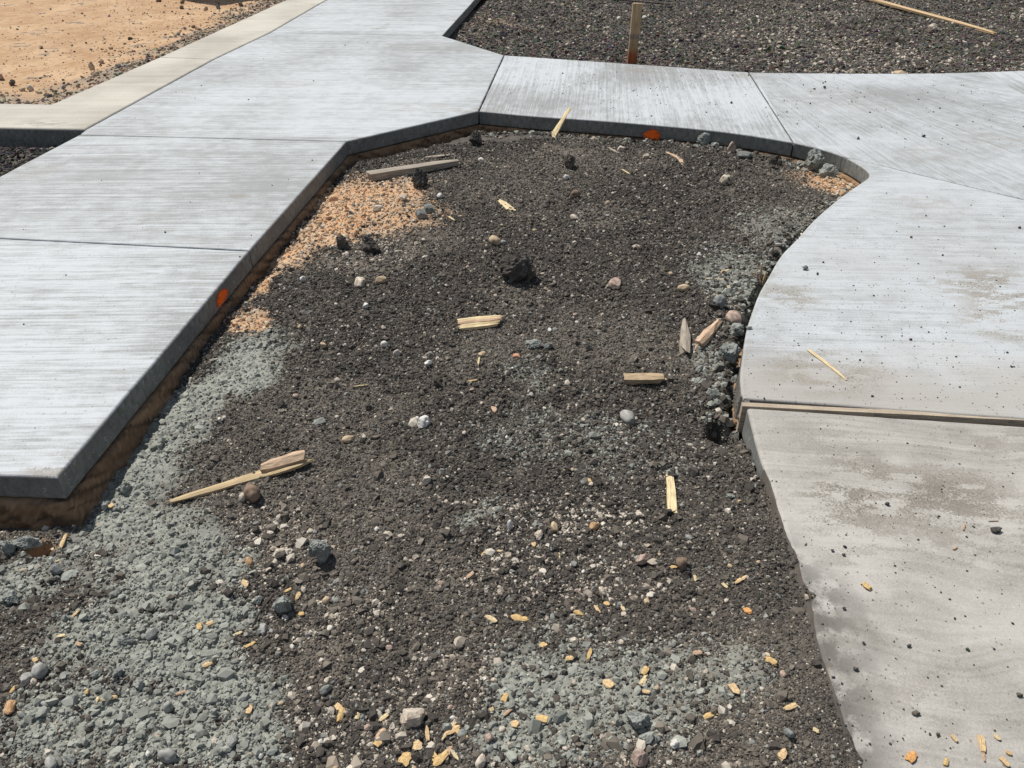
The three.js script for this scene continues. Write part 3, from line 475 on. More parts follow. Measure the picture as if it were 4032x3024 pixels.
// ---------------------------------------------------------------- stones and clods one can point at
function rockGeometry(seed, detail, { lumps = 0.25, cuts = 5, flat = 0.75, crumbly = 0, palette, pits = 0 }) {
  const r = rng(seed), g = mergeVertices(new THREE.IcosahedronGeometry(1, detail).deleteAttribute('uv').deleteAttribute('normal')), p = g.attributes.position, v = new THREE.Vector3(), o = r() * 50;
  const planes = []; for (let i = 0; i < cuts; i++) { const n = new THREE.Vector3(r() * 2 - 1, r() * 1.6 - 0.6, r() * 2 - 1).normalize(); planes.push([n, 0.55 + 0.28 * r()]); }
  const col = [];
  for (let i = 0; i < p.count; i++) {
    v.fromBufferAttribute(p, i).normalize();
    let k = 1 + lumps * 2 * (noise3(v.x * 1.4 + o, v.y * 1.4, v.z * 1.4 + 7) - 0.5) + lumps * (noise3(v.x * 3 + o, v.y * 3, v.z * 3) - 0.5);
    for (const [n, d] of planes) { const c = n.dot(v); if (c > 0.05) k = Math.min(k, d / c + 0.02); }
    k += crumbly * ((noise3(v.x * 6 + o, v.y * 6, v.z * 6) - 0.5) * 0.7 + (noise3(v.x * 13 + o, v.y * 13, v.z * 13) - 0.5) * 0.5) + 0.03 * (noise3(v.x * 9, v.y * 9, v.z * 9 + o) - 0.5);
    if (pits) k -= pits * smooth(0.66, 0.8, noise3(v.x * 7, v.y * 7 + o, v.z * 7));
    const t = clamp(noise3(v.x * 2.2 + o, v.y * 2.2, v.z * 2.2) * 1.8 - 0.4), s = noise3(v.x * 16, v.y * 16 + o, v.z * 16), c = mixc(palette[0], palette[1], clamp(t + (s - 0.5) * 0.7));
    const e = palette[2] && noise3(v.x * 3.1 + 9, v.y * 3.1 + o, v.z * 3.1) > 0.64 ? palette[2] : c;
    col.push(e[0], e[1], e[2]);
    p.setXYZ(i, v.x * k, v.y * k * flat, v.z * k);
  }
  g.setAttribute('color', new THREE.Float32BufferAttribute(col, 3)); g.computeVertexNormals();
  g.computeBoundingBox(); const bb = g.boundingBox, cx = (bb.max.x + bb.min.x) / 2, cz = (bb.max.z + bb.min.z) / 2;
  g.translate(-cx, -bb.min.y, -cz); g.scale(1 / (bb.max.x - bb.min.x), 1 / (bb.max.y - bb.min.y), 1 / (bb.max.z - bb.min.z));
  return g;
}
const PAL = {
  pale: [[0.42, 0.36, 0.29], [0.66, 0.59, 0.50], [0.36, 0.29, 0.22]], white: [[0.55, 0.53, 0.49], [0.72, 0.70, 0.66]], tan: [[0.40, 0.30, 0.19], [0.56, 0.44, 0.30]], brown: [[0.15, 0.105, 0.075], [0.27, 0.19, 0.135]],
  pink: [[0.36, 0.25, 0.20], [0.50, 0.38, 0.31], [0.25, 0.2, 0.17]], clay: [[0.17, 0.18, 0.165], [0.32, 0.333, 0.305]], slate: [[0.17, 0.18, 0.172], [0.27, 0.28, 0.265]], black: [[0.045, 0.04, 0.036], [0.11, 0.098, 0.085]], darkbrown: [[0.07, 0.06, 0.05], [0.15, 0.128, 0.105]],
  orange: [[0.45, 0.25, 0.12], [0.58, 0.38, 0.20], [0.3, 0.2, 0.12]], rust: [[0.42, 0.2, 0.12], [0.5, 0.28, 0.18]], grey: [[0.24, 0.235, 0.22], [0.40, 0.39, 0.365]], twotone: [[0.44, 0.38, 0.28], [0.52, 0.46, 0.36], [0.08, 0.07, 0.06]],
};
const STYLE = { rock: { lumps: 0.2, cuts: 7, flat: 0.75 }, round: { lumps: 0.16, cuts: 0, flat: 0.75 }, clod: { lumps: 0.42, cuts: 6, flat: 0.8, crumbly: 0.28 }, plate: { lumps: 0.2, cuts: 5, flat: 0.3 }, pitted: { lumps: 0.2, cuts: 6, flat: 0.75, pits: 0.04 } };
const mRock = new THREE.MeshStandardMaterial({ vertexColors: true, roughness: 0.95 }), mRockFlat = new THREE.MeshStandardMaterial({ vertexColors: true, roughness: 0.95, flatShading: true });
let rockSeed = 9000;
function surfaceAt(x, z) {
  if (inside(x, z, BED) && bed.okAt(x, z)) return bed.at(x, z);
  if (fieldT.okAt(x, z) && inside(x, z, FIELD)) return fieldT.at(x, z);
  if (lotT.okAt(x, z) && inside(x, z, LOT)) return lotT.at(x, z);
  if (stripT.okAt(x, z) && inside(x, z, STRIP)) return stripT.at(x, z);
  return 0.001;
}
// x, z, width, apparent height in metres, style, palette, name, label, category, how deep it is sunk, turn
function stone(x, z, w, h, style, pal, name, label, category, { sink = 0.18, turn = 0, tilt = 0, group, tall = 1 } = {}) {
  const detail = w > 0.05 ? 5 : w > 0.025 ? 4 : 3;
  const g = rockGeometry(rockSeed++, style === 'clod' && w > 0.035 ? w > 0.05 ? 11 : 7 : detail, { ...STYLE[style], palette: PAL[pal] });
  const m = shadowed(new THREE.Mesh(g, style !== 'round' ? mRockFlat : mRock)), hh = style === 'plate' ? h * 0.55 : h * 0.85 * tall, dd = style === 'plate' ? w * 0.8 : Math.max(w * 0.65, Math.min(w, h * 0.9));
  m.scale.set(w, hh / (1 - sink), dd); m.position.set(x, surfaceAt(x, z) - hh * sink, z); m.rotation.set(tilt, turn, tilt * 0.6);
  return thing(m, name, label, category, group);
}
const STONES = [
  [-0.240,-1.068,0.0635,0.0567, 'pitted', 'pale', 'stone', 'largest pale pitted stone near the bottom of the photo', 'stone', { turn: 0.3 }],
  [-0.576,-1.603,0.0678,0.0847, 'clod', 'clay', 'clay_clod', 'tall blue grey clay clod standing alone left of centre', 'clod', { tall: 1.15 }],
  [-0.644,-1.416,0.0526,0.0658, 'clod', 'clay', 'clay_clod', 'crumbly grey clay clod beside a thin dark root', 'clod', { turn: 1 }],
  [-0.723,-1.453,0.0266,0.0293, 'clod', 'clay', 'clay_clod', 'small grey clod just left of the crumbly clod by the root', 'clod', {}],
  [0.020,-3.383,0.1754,0.1431, 'clod', 'black', 'soil_clod', 'big black soil clod in the middle of the bed', 'clod', { turn: 0.5, tall: 1.05 }],
  [0.090,-3.375,0.0548,0.0776, 'clod', 'darkbrown', 'soil_clod', 'small ridged brown clod touching the big black clod', 'clod', {}],
  [-0.093,-3.768,0.0791,0.0544, 'round', 'tan', 'stone', 'rounded tan stone behind the big black clod', 'stone', {}],
  [-0.047,-3.768,0.0394,0.0296, 'round', 'grey', 'stone', 'small grey stone right of the rounded tan stone', 'stone', {}],
  [0.489,-3.288,0.0891,0.0446, 'rock', 'pink', 'stone', 'flat pinkish brown angular stone right of the black clod', 'stone', {}],
  [0.797,-3.192,0.0586,0.0347, 'round', 'tan', 'stone', 'smooth beige oval stone near the right slab', 'stone', { turn: 0.2 }],
  [0.090,-2.747,0.0784,0.0392, 'clod', 'clay', 'clay_clod', 'flat grey green clod in the centre of the bed', 'clod', {}],
  [0.150,-2.744,0.0509,0.0313, 'clod', 'slate', 'clay_clod', 'small grey clod adjoining the flat central clod', 'clod', {}],
  [0.423,-2.243,0.0753,0.0411, 'round', 'grey', 'stone', 'half buried beige and grey stone below the short dark wood piece', 'stone', { sink: 0.35 }],
  [-0.323,-2.248,0.0516,0.0482, 'pitted', 'white', 'stone', 'whitish grey knobbly stone left of centre', 'stone', {}],
  [-0.354,-2.280,0.0208,0.0208, 'round', 'white', 'pebble', 'tiny white pebble leaning on the knobbly whitish stone', 'pebble', {}],
  [-0.859,-1.884,0.0652,0.0590, 'round', 'brown', 'stone', 'smooth brown round stone beside the long split stake', 'stone', {}],
  [-0.891,-1.880,0.0309,0.0309, 'round', 'pale', 'stone', 'pale pebble tucked against the smooth brown stone', 'pebble', {}],
  [0.485,-1.513,0.0388,0.0482, 'rock', 'brown', 'stone', 'brown split stone with a flat face near the beige slab', 'stone', { turn: 0.6 }],
  [0.381,-1.542,0.0487,0.0352, 'pitted', 'pink', 'stone', 'lumpy pinkish pale stone left of the brown split stone', 'stone', {}],
  [-0.006,-1.703,0.0202,0.0361, 'rock', 'white', 'stone', 'bright white pointed pebble standing upright', 'pebble', { tall: 1.2 }],
  [0.129,-1.696,0.0402,0.0287, 'rock', 'tan', 'stone', 'tan angular stone right of the bright white pointed pebble', 'stone', {}],
  [0.081,-1.661,0.0397,0.0241, 'pitted', 'pale', 'stone', 'cream oblong stone below the tan angular stone', 'stone', {}],
  [0.253,-1.698,0.0373,0.0273, 'pitted', 'orange', 'stone', 'orange tan crumbly stone right of centre', 'stone', {}],
  [-0.704,-1.619,0.0382,0.0368, 'rock', 'pale', 'stone', 'cream stone with orange tint left of the tall clay clod', 'stone', { turn: 0.8 }],
  [-0.791,-1.597,0.0308,0.0196, 'round', 'orange', 'stone', 'small orange brown stone left of the cream stone', 'stone', {}],
  [-0.546,-2.792,0.0318,0.0298, 'round', 'white', 'pebble', 'rounded white pebble, left one of a close pair', 'pebble', {}],
  [-0.481,-2.727,0.0352,0.0392, 'pitted', 'pale', 'pebble', 'cream pebble, right one of a close pair', 'pebble', {}],
  [-0.343,-2.632,0.0381,0.0247, 'rock', 'white', 'pebble', 'white oblong pebble right of the close pair', 'pebble', {}],
  [-0.123,-2.690,0.0347,0.0251, 'pitted', 'tan', 'pebble', 'yellowish pebble below the layered wood piece', 'pebble', {}],
  [0.019,-2.661,0.0382,0.0191, 'rock', 'rust', 'pebble', 'flat salmon pebble left below the flat central clod', 'pebble', {}],
  [-0.746,-3.386,0.0914,0.0389, 'pitted', 'pale', 'stone', 'cream crumbled lump in the upper left of the bed', 'stone', {}],
  [-0.641,-3.385,0.0594,0.0457, 'pitted', 'tan', 'stone', 'tan crumbled lump beside the cream crumbled lump', 'stone', {}],
  [-0.681,-3.149,0.0389,0.0260, 'rock', 'white', 'pebble', 'white pebble below the cream crumbled lump', 'pebble', {}],
  [0.383,-5.088,0.0948,0.1011, 'clod', 'darkbrown', 'soil_clod', 'dark brown clod below the stick leaning on the walkway', 'clod', {}],
  [0.379,-4.439,0.0730,0.0534, 'round', 'brown', 'stone', 'grey brown round stone in the upper middle of the bed', 'stone', {}],
  [1.348,-4.701,0.0826,0.0767, 'round', 'twotone', 'stone', 'cream and dark two toned round stone in the upper right of the bed', 'stone', {}],
  [2.024,-5.068,0.1458,0.1395, 'clod', 'clay', 'clay_clod', 'peaked grey green clod in the right corner of the bed', 'clod', { tall: 1.15 }],
  [2.083,-4.934,0.1419,0.0925, 'clod', 'clay', 'clay_clod', 'low grey green clod right of the peaked clod', 'clod', {}],
  [1.378,-5.553,0.1019,0.1087, 'clod', 'clay', 'clay_clod', 'grey clod against the walkway face right of the orange paint', 'clod', { tall: 1.1 }],
  [1.447,-5.502,0.1071,0.0603, 'clod', 'clay', 'clay_clod', 'low grey clod adjoining the clod right of the orange paint', 'clod', {}],
  [1.538,-5.365,0.0625,0.0856, 'rock', 'pink', 'stone', 'upright brownish stone against the walkway face', 'stone', { tall: 1.1 }],
  [1.601,-5.266,0.1032,0.0516, 'rock', 'slate', 'stone', 'flat grey stone right of the upright brownish stone', 'stone', {}],
  [1.786,-5.149,0.0954,0.0763, 'clod', 'darkbrown', 'soil_clod', 'dark brown clod left of the peaked grey clod', 'clod', {}],
  [-0.267,-5.617,0.0963,0.1170, 'clod', 'black', 'soil_clod', 'dark clod in the shaded corner below the walkway joint', 'clod', {}],
  [-0.578,-4.669,0.1359,0.1182, 'clod', 'black', 'soil_clod', 'black crumbly clod right of the half buried board', 'clod', { sink: 0.3 }],
  [-0.521,-4.166,0.0912,0.0643, 'rock', 'slate', 'stone', 'grey angular stone at the right rim of the orange sand', 'stone', {}],
  [-0.479,-4.235,0.0814,0.0597, 'clod', 'clay', 'clay_clod', 'grey clod behind the angular stone at the sand rim', 'clod', {}],
  [-0.749,-3.732,0.1240,0.0992, 'clod', 'black', 'soil_clod', 'black clod below the orange sand patch', 'clod', { sink: 0.3 }],
  [-0.906,-3.813,0.0857,0.0908, 'clod', 'darkbrown', 'soil_clod', 'dark clod at the lower left rim of the orange sand', 'clod', {}],
  [-0.654,-4.447,0.0619,0.0450, 'rock', 'pale', 'stone', 'cream stone at the right side of the orange sand', 'stone', {}],
  [-0.793,-4.327,0.0717,0.0386, 'rock', 'pale', 'stone', 'flat cream stone in the middle of the orange sand', 'stone', {}],
  [-0.921,-3.939,0.0770,0.0411, 'round', 'tan', 'stone', 'tan oval stone at the lower edge of the orange sand', 'stone', {}],
  [-0.438,-4.477,0.0508,0.0339, 'round', 'white', 'pebble', 'white flat pebble right of the orange sand', 'pebble', {}],
  [-0.210,-5.205,0.0511,0.0383, 'round', 'white', 'pebble', 'white pebble in the upper left of the bed', 'pebble', {}],
  [0.768,-5.399,0.0527,0.0494, 'rock', 'pale', 'pebble', 'pale pebble left below the orange paint on the walkway face', 'pebble', {}],
  [0.923,-5.247,0.0514,0.0385, 'rock', 'pale', 'pebble', 'pale pebble below the orange paint on the walkway face', 'pebble', {}],
  [0.345,-4.809,0.0419,0.0389, 'rock', 'white', 'pebble', 'white pebble below the dark brown clod', 'pebble', {}],
  [0.351,-4.104,0.0526,0.0316, 'pitted', 'pale', 'pebble', 'cream pebble below the grey brown round stone', 'pebble', {}],
  [0.924,-3.034,0.0588,0.0588, 'rock', 'slate', 'stone', 'dark slate splinter with pointed tip near the right slab', 'stone', { tall: 1.1, turn: 0.5 }],
  [0.967,-2.917,0.0818,0.0736, 'round', 'pink', 'stone', 'large smooth brownish stone half buried beside the right slab', 'stone', { sink: 0.45, tall: 0.55 }],
  [0.964,-2.836,0.0681,0.0681, 'clod', 'clay', 'clay_clod', 'blue grey clod against the right slab edge', 'clod', {}],
  [0.928,-2.741,0.0665,0.0469, 'clod', 'clay', 'clay_clod', 'pale grey clod below the blue grey clod', 'clod', {}],
  [0.885,-2.652,0.0883,0.0768, 'clod', 'slate', 'clay_clod', 'broad grey clod beside the right slab edge', 'clod', {}],
  [0.894,-2.555,0.0484,0.0410, 'clod', 'slate', 'clay_clod', 'small grey clod above the dark hole', 'clod', {}],
  [0.769,-2.398,0.0537,0.0430, 'clod', 'clay', 'clay_clod', 'blue grey clod left above the dark hole', 'clod', {}],
  [0.782,-2.363,0.0390,0.0319, 'clod', 'clay', 'clay_clod', 'small clod below the blue grey clod by the hole', 'clod', {}],
  [0.762,-2.228,0.0205,0.0376, 'plate', 'slate', 'stone', 'thin grey stone flake over the dark hole', 'stone', { tilt: 0.5 }],
  [0.750,-2.566,0.0410,0.0298, 'clod', 'clay', 'clay_clod', 'small grey clod below the two wood blocks', 'clod', {}],
  [-0.725,-2.286,0.0557,0.0314, 'plate', 'clay', 'stone', 'flat grey slate pebble left of centre', 'stone', {}],
  [-0.595,-2.181,0.0472,0.0236, 'round', 'tan', 'stone', 'elongated tan stone left of centre', 'stone', { turn: 0.5 }],
  [-0.284,-1.913,0.0310,0.0310, 'rock', 'pale', 'stone', 'pinkish cream stone below the knobbly whitish stone', 'stone', {}],
  [-0.459,-1.969,0.0252,0.0173, 'round', 'rust', 'pebble', 'reddish pebble left of the pinkish cream stone', 'pebble', {}],
  [-0.951,-2.982,0.0292,0.0250, 'rock', 'tan', 'pebble', 'tan pebble near the left orange paint', 'pebble', {}],
  [-0.802,-2.783,0.0317,0.0278, 'pitted', 'tan', 'pebble', 'yellow tan pebble in the left of the bed', 'pebble', {}],
  [-1.038,-3.429,0.0324,0.0324, 'rock', 'white', 'pebble', 'white pebble right of the orange sand strip', 'pebble', {}],
  [-1.525,-1.697,0.0849,0.0498, 'clod', 'clay', 'clay_clod', 'grey clay slab lump at the left edge in front of the slab', 'clod', { sink: 0.3 }],
  [-1.566,-1.668,0.0580,0.0493, 'clod', 'clay', 'clay_clod', 'grey clay lump at the left edge behind the clay slab', 'clod', { sink: 0.3 }],
  [-1.378,-1.592,0.0366,0.0338, 'rock', 'slate', 'stone', 'grey block stone below the front slab corner', 'stone', {}],
  [-1.335,-1.579,0.0504,0.0168, 'plate', 'clay', 'stone', 'flat grey flake right of the grey block stone', 'stone', {}],
  [-1.359,-1.885,0.0343,0.0312, 'clod', 'clay', 'clay_clod', 'grey clod on the rim right of the front slab corner', 'clod', {}],
  [-1.328,-1.962,0.0479,0.0415, 'clod', 'clay', 'clay_clod', 'broad grey clod on the rim of the trench', 'clod', {}],
  [-1.235,-1.222,0.0403,0.0415, 'round', 'grey', 'stone', 'rounded grey stone, upper of two at the left bottom', 'stone', {}],
  [-1.259,-1.201,0.0387,0.0314, 'rock', 'grey', 'stone', 'angular grey stone, lower of two at the left bottom', 'stone', {}],
  [-1.234,-1.192,0.0192,0.0168, 'pitted', 'pale', 'pebble', 'cream pebble wedged below the two grey stones', 'pebble', {}],
  [-1.172,-1.174,0.0239,0.0191, 'round', 'grey', 'pebble', 'pale grey pebble right of the two grey stones', 'pebble', {}],
  [-0.989,-1.342,0.0383,0.0242, 'rock', 'grey', 'stone', 'pale grey wedge stone in the clay patch', 'stone', {}],
  [-1.078,-1.212,0.0291,0.0267, 'clod', 'clay', 'clay_clod', 'grey clod in the left clay patch', 'clod', {}],
  [-1.025,-1.213,0.0364,0.0267, 'clod', 'slate', 'clay_clod', 'grey clod with a cracked top in the left clay patch', 'clod', {}],
  [-1.045,-1.315,0.0430,0.0354, 'clod', 'clay', 'clay_clod', 'lumpy clod above the cracked one in the clay patch', 'clod', {}],
  [-1.250,-1.394,0.0260,0.0234, 'clod', 'clay', 'clay_clod', 'small dark clod in the left clay patch', 'clod', {}],
  [-1.453,-1.483,0.0650,0.0352, 'clod', 'clay', 'clay_clod', 'grey clod at the left edge of the photo', 'clod', {}],
  [-1.263,-1.123,0.0421,0.0234, 'rock', 'orange', 'stone', 'orange pink stone at the left edge of the photo', 'stone', {}],
  [-1.220,-1.105,0.0209,0.0232, 'plate', 'slate', 'stone', 'grey slate flake right of the orange pink stone', 'stone', { tilt: 0.4 }],
  [-0.816,-0.994,0.0464,0.0287, 'round', 'grey', 'stone', 'flat grey brown stone at the bottom left', 'stone', { sink: 0.4 }],
  [-0.864,-1.123,0.0233,0.0257, 'round', 'grey', 'stone', 'pale oval stone pressed into the clay', 'stone', { sink: 0.45 }],
  [-0.959,-1.185,0.0312,0.0288, 'clod', 'clay', 'clay_clod', 'grey clod beside the cracked clay', 'clod', {}],
  [-1.044,-0.986,0.0375,0.0264, 'clod', 'clay', 'clay_clod', 'grey clod at the bottom left edge', 'clod', {}],
  [-1.083,-0.976,0.0373,0.0241, 'round', 'grey', 'stone', 'grey round stone at the bottom left edge', 'stone', {}],
  [-1.176,-1.132,0.0234,0.0164, 'rock', 'grey', 'pebble', 'small grey stone below the two grey stones', 'pebble', {}],
  [-0.683,-1.353,0.0383,0.0230, 'rock', 'grey', 'stone', 'grey flat stone below the thin dark root', 'stone', {}],
  [-0.677,-1.149,0.0260,0.0307, 'plate', 'clay', 'stone', 'thin grey flake right of the cracked clay', 'stone', { tilt: 0.3 }],
  [-0.671,-1.028,0.0336,0.0224, 'rock', 'grey', 'stone', 'grey angular stone at the bottom left of centre', 'stone', {}],
  [-0.568,-0.999,0.0287,0.0221, 'rock', 'clay', 'stone', 'greenish grey stone at the bottom left of centre', 'stone', {}],
  [-0.473,-1.163,0.0332,0.0237, 'rock', 'clay', 'stone', 'blue grey angular stone left of the big pale stone', 'stone', {}],
  [-0.526,-1.438,0.0263,0.0237, 'round', 'tan', 'stone', 'beige round stone right of the crumbly clod', 'stone', {}],
  [-0.156,-1.045,0.0268,0.0246, 'rock', 'clay', 'stone', 'grey green angular stone right of the big pale stone', 'stone', {}],
  [-0.117,-1.024,0.0266,0.0244, 'rock', 'clay', 'stone', 'greenish stone among the wood splinters', 'stone', {}],
  [-0.222,-1.023,0.0133,0.0310, 'plate', 'slate', 'stone', 'narrow blue grey flake below the big pale stone', 'stone', { tilt: 0.2 }],
  [-0.072,-0.956,0.0343,0.0258, 'pitted', 'pale', 'stone', 'pale lumpy stone at the bottom centre', 'stone', {}],
  [-0.055,-1.013,0.0242,0.0242, 'pitted', 'pink', 'stone', 'pinkish stone above the pale lumpy stone at the bottom', 'stone', {}],
  [-0.050,-0.999,0.0328,0.0153, 'rock', 'slate', 'stone', 'dark grey wedge below the pinkish stone', 'stone', {}],
  [0.286,-0.937,0.0337,0.0484, 'pitted', 'pink', 'stone', 'tall pinkish tan stone at the bottom right of the bed', 'stone', { tall: 0.8 }],
  [0.371,-0.971,0.0234,0.0234, 'rock', 'white', 'stone', 'white stone right of the tall pinkish stone', 'stone', {}],
  [0.293,-1.027,0.0614,0.0395, 'clod', 'clay', 'clay_clod', 'broad grey green clod in the lower clay patch', 'clod', { sink: 0.3 }],
  [0.308,-0.982,0.0343,0.0300, 'clod', 'clay', 'clay_clod', 'round grey clod below the broad clod', 'clod', {}],
  [0.330,-0.986,0.0279,0.0236, 'clod', 'clay', 'clay_clod', 'grey clod right of the round clod below the broad one', 'clod', {}],
  [0.247,-0.974,0.0171,0.0213, 'clod', 'clay', 'clay_clod', 'small grey green clod left of the tall pinkish stone', 'clod', {}],
  [0.623,-0.972,0.0211,0.0295, 'rock', 'slate', 'stone', 'grey slate stone with a dark pit near the beige slab', 'stone', {}],
  [0.540,-0.962,0.0168,0.0147, 'rock', 'slate', 'stone', 'small square grey stone left of the slate stone', 'stone', {}],
  [0.697,-1.810,0.0297,0.0208, 'clod', 'clay', 'clay_clod', 'small green grey clod left of the beige slab', 'clod', {}],
  [0.190,-1.382,0.0281,0.0154, 'clod', 'darkbrown', 'soil_clod', 'flat dark clod in the lower right of the bed', 'clod', {}],
  [0.157,-1.410,0.0388,0.0181, 'clod', 'darkbrown', 'soil_clod', 'dark flat clod above the wood chips on the right', 'clod', {}],
  [0.256,-1.448,0.0289,0.0236, 'pitted', 'pale', 'pebble', 'cream pebble with a knob in the lower right of the bed', 'pebble', {}],
  [0.370,-1.392,0.0229,0.0204, 'rock', 'tan', 'pebble', 'tan pebble in the lower right of the bed', 'pebble', {}],
  [0.164,-1.277,0.0245,0.0196, 'pitted', 'pale', 'pebble', 'cream pebble below the wood chips on the right', 'pebble', {}],
  [0.113,-1.365,0.0204,0.0204, 'rock', 'clay', 'pebble', 'grey green pebble right of the leaf shaped chip', 'pebble', {}],
  [0.397,-1.734,0.0319,0.0232, 'rock', 'pale', 'pebble', 'beige pebble left of the pale upright strip', 'pebble', {}],
  [-0.046,-1.171,0.0188,0.0165, 'pitted', 'pale', 'pebble', 'cream pebble above the lower wood chips', 'pebble', {}],
  [-4.494,-7.224,0.0632,0.0548, 'clod', 'darkbrown', 'soil_clod', 'dark clod on the sandy lot near the curb corner', 'clod', {}],
  [-4.751,-7.488,0.0696,0.0609, 'rock', 'pink', 'stone', 'pinkish stone on the sandy lot at the left edge', 'stone', {}],
  [-4.171,-6.927,0.0650,0.0569, 'rock', 'pale', 'stone', 'pale stone on the sandy lot above the curb corner', 'stone', {}],
  [-4.219,-6.895,0.0727,0.0444, 'rock', 'tan', 'stone', 'tan stone left of the pale one above the curb corner', 'stone', {}],
  [-3.996,-6.745,0.0633,0.0317, 'rock', 'tan', 'stone', 'low stone against the curb corner', 'stone', {}],
  [-3.883,-7.502,0.0524,0.0873, 'rock', 'tan', 'stone', 'upright yellowish stone beside the curb', 'stone', { tall: 1.2 }],
  [-3.989,-7.923,0.0455,0.0455, 'rock', 'pink', 'stone', 'small reddish grey stone behind the upright yellowish stone', 'stone', {}],
  [-4.956,-11.926,0.0787,0.0590, 'clod', 'brown', 'stone', 'brown stone at the top edge of the sandy lot', 'stone', {}],
  [-4.559,-11.758,0.0777,0.0648, 'clod', 'brown', 'stone', 'brown stone, upper of two in a column on the lot', 'stone', {}],
  [-4.418,-11.323,0.0625,0.0563, 'clod', 'brown', 'stone', 'brown stone, lower of two in a column on the lot', 'stone', {}],
  [-4.026,-11.111,0.0861,0.0553, 'rock', 'tan', 'stone', 'tan stone left of the grey one on the lot', 'stone', {}],
  [-3.863,-11.135,0.0555,0.0616, 'rock', 'slate', 'stone', 'grey stone on the lot below the cabin shadow', 'stone', {}],
  [-3.564,-11.142,0.0740,0.0617, 'rock', 'brown', 'stone', 'brown stone beside the curb below the cabin shadow', 'stone', {}],
  [-3.451,-11.514,0.0889,0.0571, 'clod', 'tan', 'stone', 'tan stone at the edge of the cabin shadow', 'stone', {}],
  [-3.345,-11.593,0.1409,0.0768, 'clod', 'black', 'soil_clod', 'dark clod beside the curb inside the cabin shadow', 'clod', {}],
  [-3.780,-9.638,0.0432,0.0324, 'rock', 'slate', 'stone', 'small grey stone on the lot beside the curb', 'stone', {}],
  [-3.694,-9.684,0.0542,0.0379, 'rock', 'brown', 'stone', 'small brown stone right of the small grey one by the curb', 'stone', {}],
  [4.866,-9.654,0.1519,0.0922, 'rock', 'pale', 'stone', 'large flat pale stone below the fallen pole', 'stone', {}],
  [3.551,-7.398,0.1282,0.0684, 'rock', 'tan', 'stone', 'tan stone at the far edge of the walkway', 'stone', {}],
  [4.167,-9.028,0.1123,0.0817, 'clod', 'darkbrown', 'soil_clod', 'dark clod in the soil field below the fallen pole', 'clod', {}],
  [3.244,-9.063,0.0611,0.0407, 'round', 'slate', 'stone', 'blue grey oval stone in the soil field', 'stone', {}],
  [1.655,-10.490,0.0755,0.0464, 'round', 'white', 'pebble', 'white pebble right of the upright stake', 'pebble', {}],
  [1.325,-10.425,0.0808,0.0462, 'round', 'white', 'pebble', 'white pebble left of the upright stake', 'pebble', {}],
];
for (const [x, z, w, h, style, pal, name, label, category, opt] of STONES) stone(x, z, w, h, style, pal, name, label, category, { turn: (x * 13.7 + z * 7.1) % 3, ...opt });

// smaller pebbles: one of each of six shapes, then copies
{
  const r = rng(61), kinds = [['white', 'rock'], ['pale', 'pitted'], ['tan', 'round'], ['pink', 'rock'], ['grey', 'rock'], ['pale', 'round']], geos = kinds.map(([p, s], k) => rockGeometry(500 + k, 3, { ...STYLE[s], palette: PAL[p] }));
  const zones = [[-0.9, 0.7, -1.5, -0.85, 60, 'small pale pebble among the crumbs near the bottom of the photo', 'pebbles in the near part of the bed'], [-0.8, 0.7, -2.4, -1.5, 60, 'small pale pebble among the crumbs in the middle of the bed', 'pebbles in the middle of the bed'], [-0.9, 1.2, -5.2, -2.4, 70, 'small pale pebble among the crumbs in the far part of the bed', 'pebbles in the far part of the bed'], [1.6, 6, -10.5, -7.5, 70, 'small pale pebble in the soil field behind the walkway', 'pebbles in the soil field']];
  for (const [x0, x1, z0, z1, count, label, group] of zones) for (let n = 0; n < count;) {
    const x = lerp(x0, x1, r()), z = lerp(z0, z1, r());
    if (!(inside(x, z, BED) || inside(x, z, FIELD)) || pathDist(x, z, WALK_PATH) < 0.1) continue;
    const k = (r() * 6) | 0, m = shadowed(new THREE.Mesh(geos[k], kinds[k][1] === 'rock' ? mRockFlat : mRock)), s = (0.010 + 0.009 * r()) * (z < -7 ? 2 : z < -2.4 ? 1.35 : 1);
    m.scale.set(s, s * 0.7, s * 0.85); m.position.set(x, surfaceAt(x, z) - s * 0.1, z); m.rotation.set(0, r() * 6, 0);
    thing(m, 'pebble', label, 'pebble', group); n++;
  }
}
// ---------------------------------------------------------------- wood
const woodTexture = texture(512, 128, (d, w, h) => { for (let j = 0; j < h; j++) for (let i = 0; i < w; i++) { const k = (j * w + i) * 4, u = i / w, v = j / h, g = noise(u * 5, v * 60 + 1.5 * noise(u * 3, v * 4)) * 0.45 + noise(u * 9, v * 26) * 0.35 + noise(u * 60, v * 110) * 0.2, f = 0.3 + 0.95 * g; d[k] = enc(f); d[k + 1] = enc(f * 0.985); d[k + 2] = enc(f * 0.95); d[k + 3] = 255; } });
const woodMat = (r, g, b) => new THREE.MeshStandardMaterial({ color: rgb(r, g, b), map: woodTexture, bumpMap: woodTexture, bumpScale: 0.002, roughness: 0.9, flatShading: true });
const W = { fresh: woodMat(0.80, 0.58, 0.33), yellow: woodMat(0.76, 0.53, 0.25), old: woodMat(0.50, 0.38, 0.25), grey: woodMat(0.42, 0.37, 0.31), rose: woodMat(0.66, 0.47, 0.33), dark: woodMat(0.2, 0.14, 0.09), tail: woodMat(0.62, 0.48, 0.29), butt: woodMat(0.60, 0.44, 0.31), straw: woodMat(0.86, 0.70, 0.43), black: woodMat(0.08, 0.07, 0.06) };
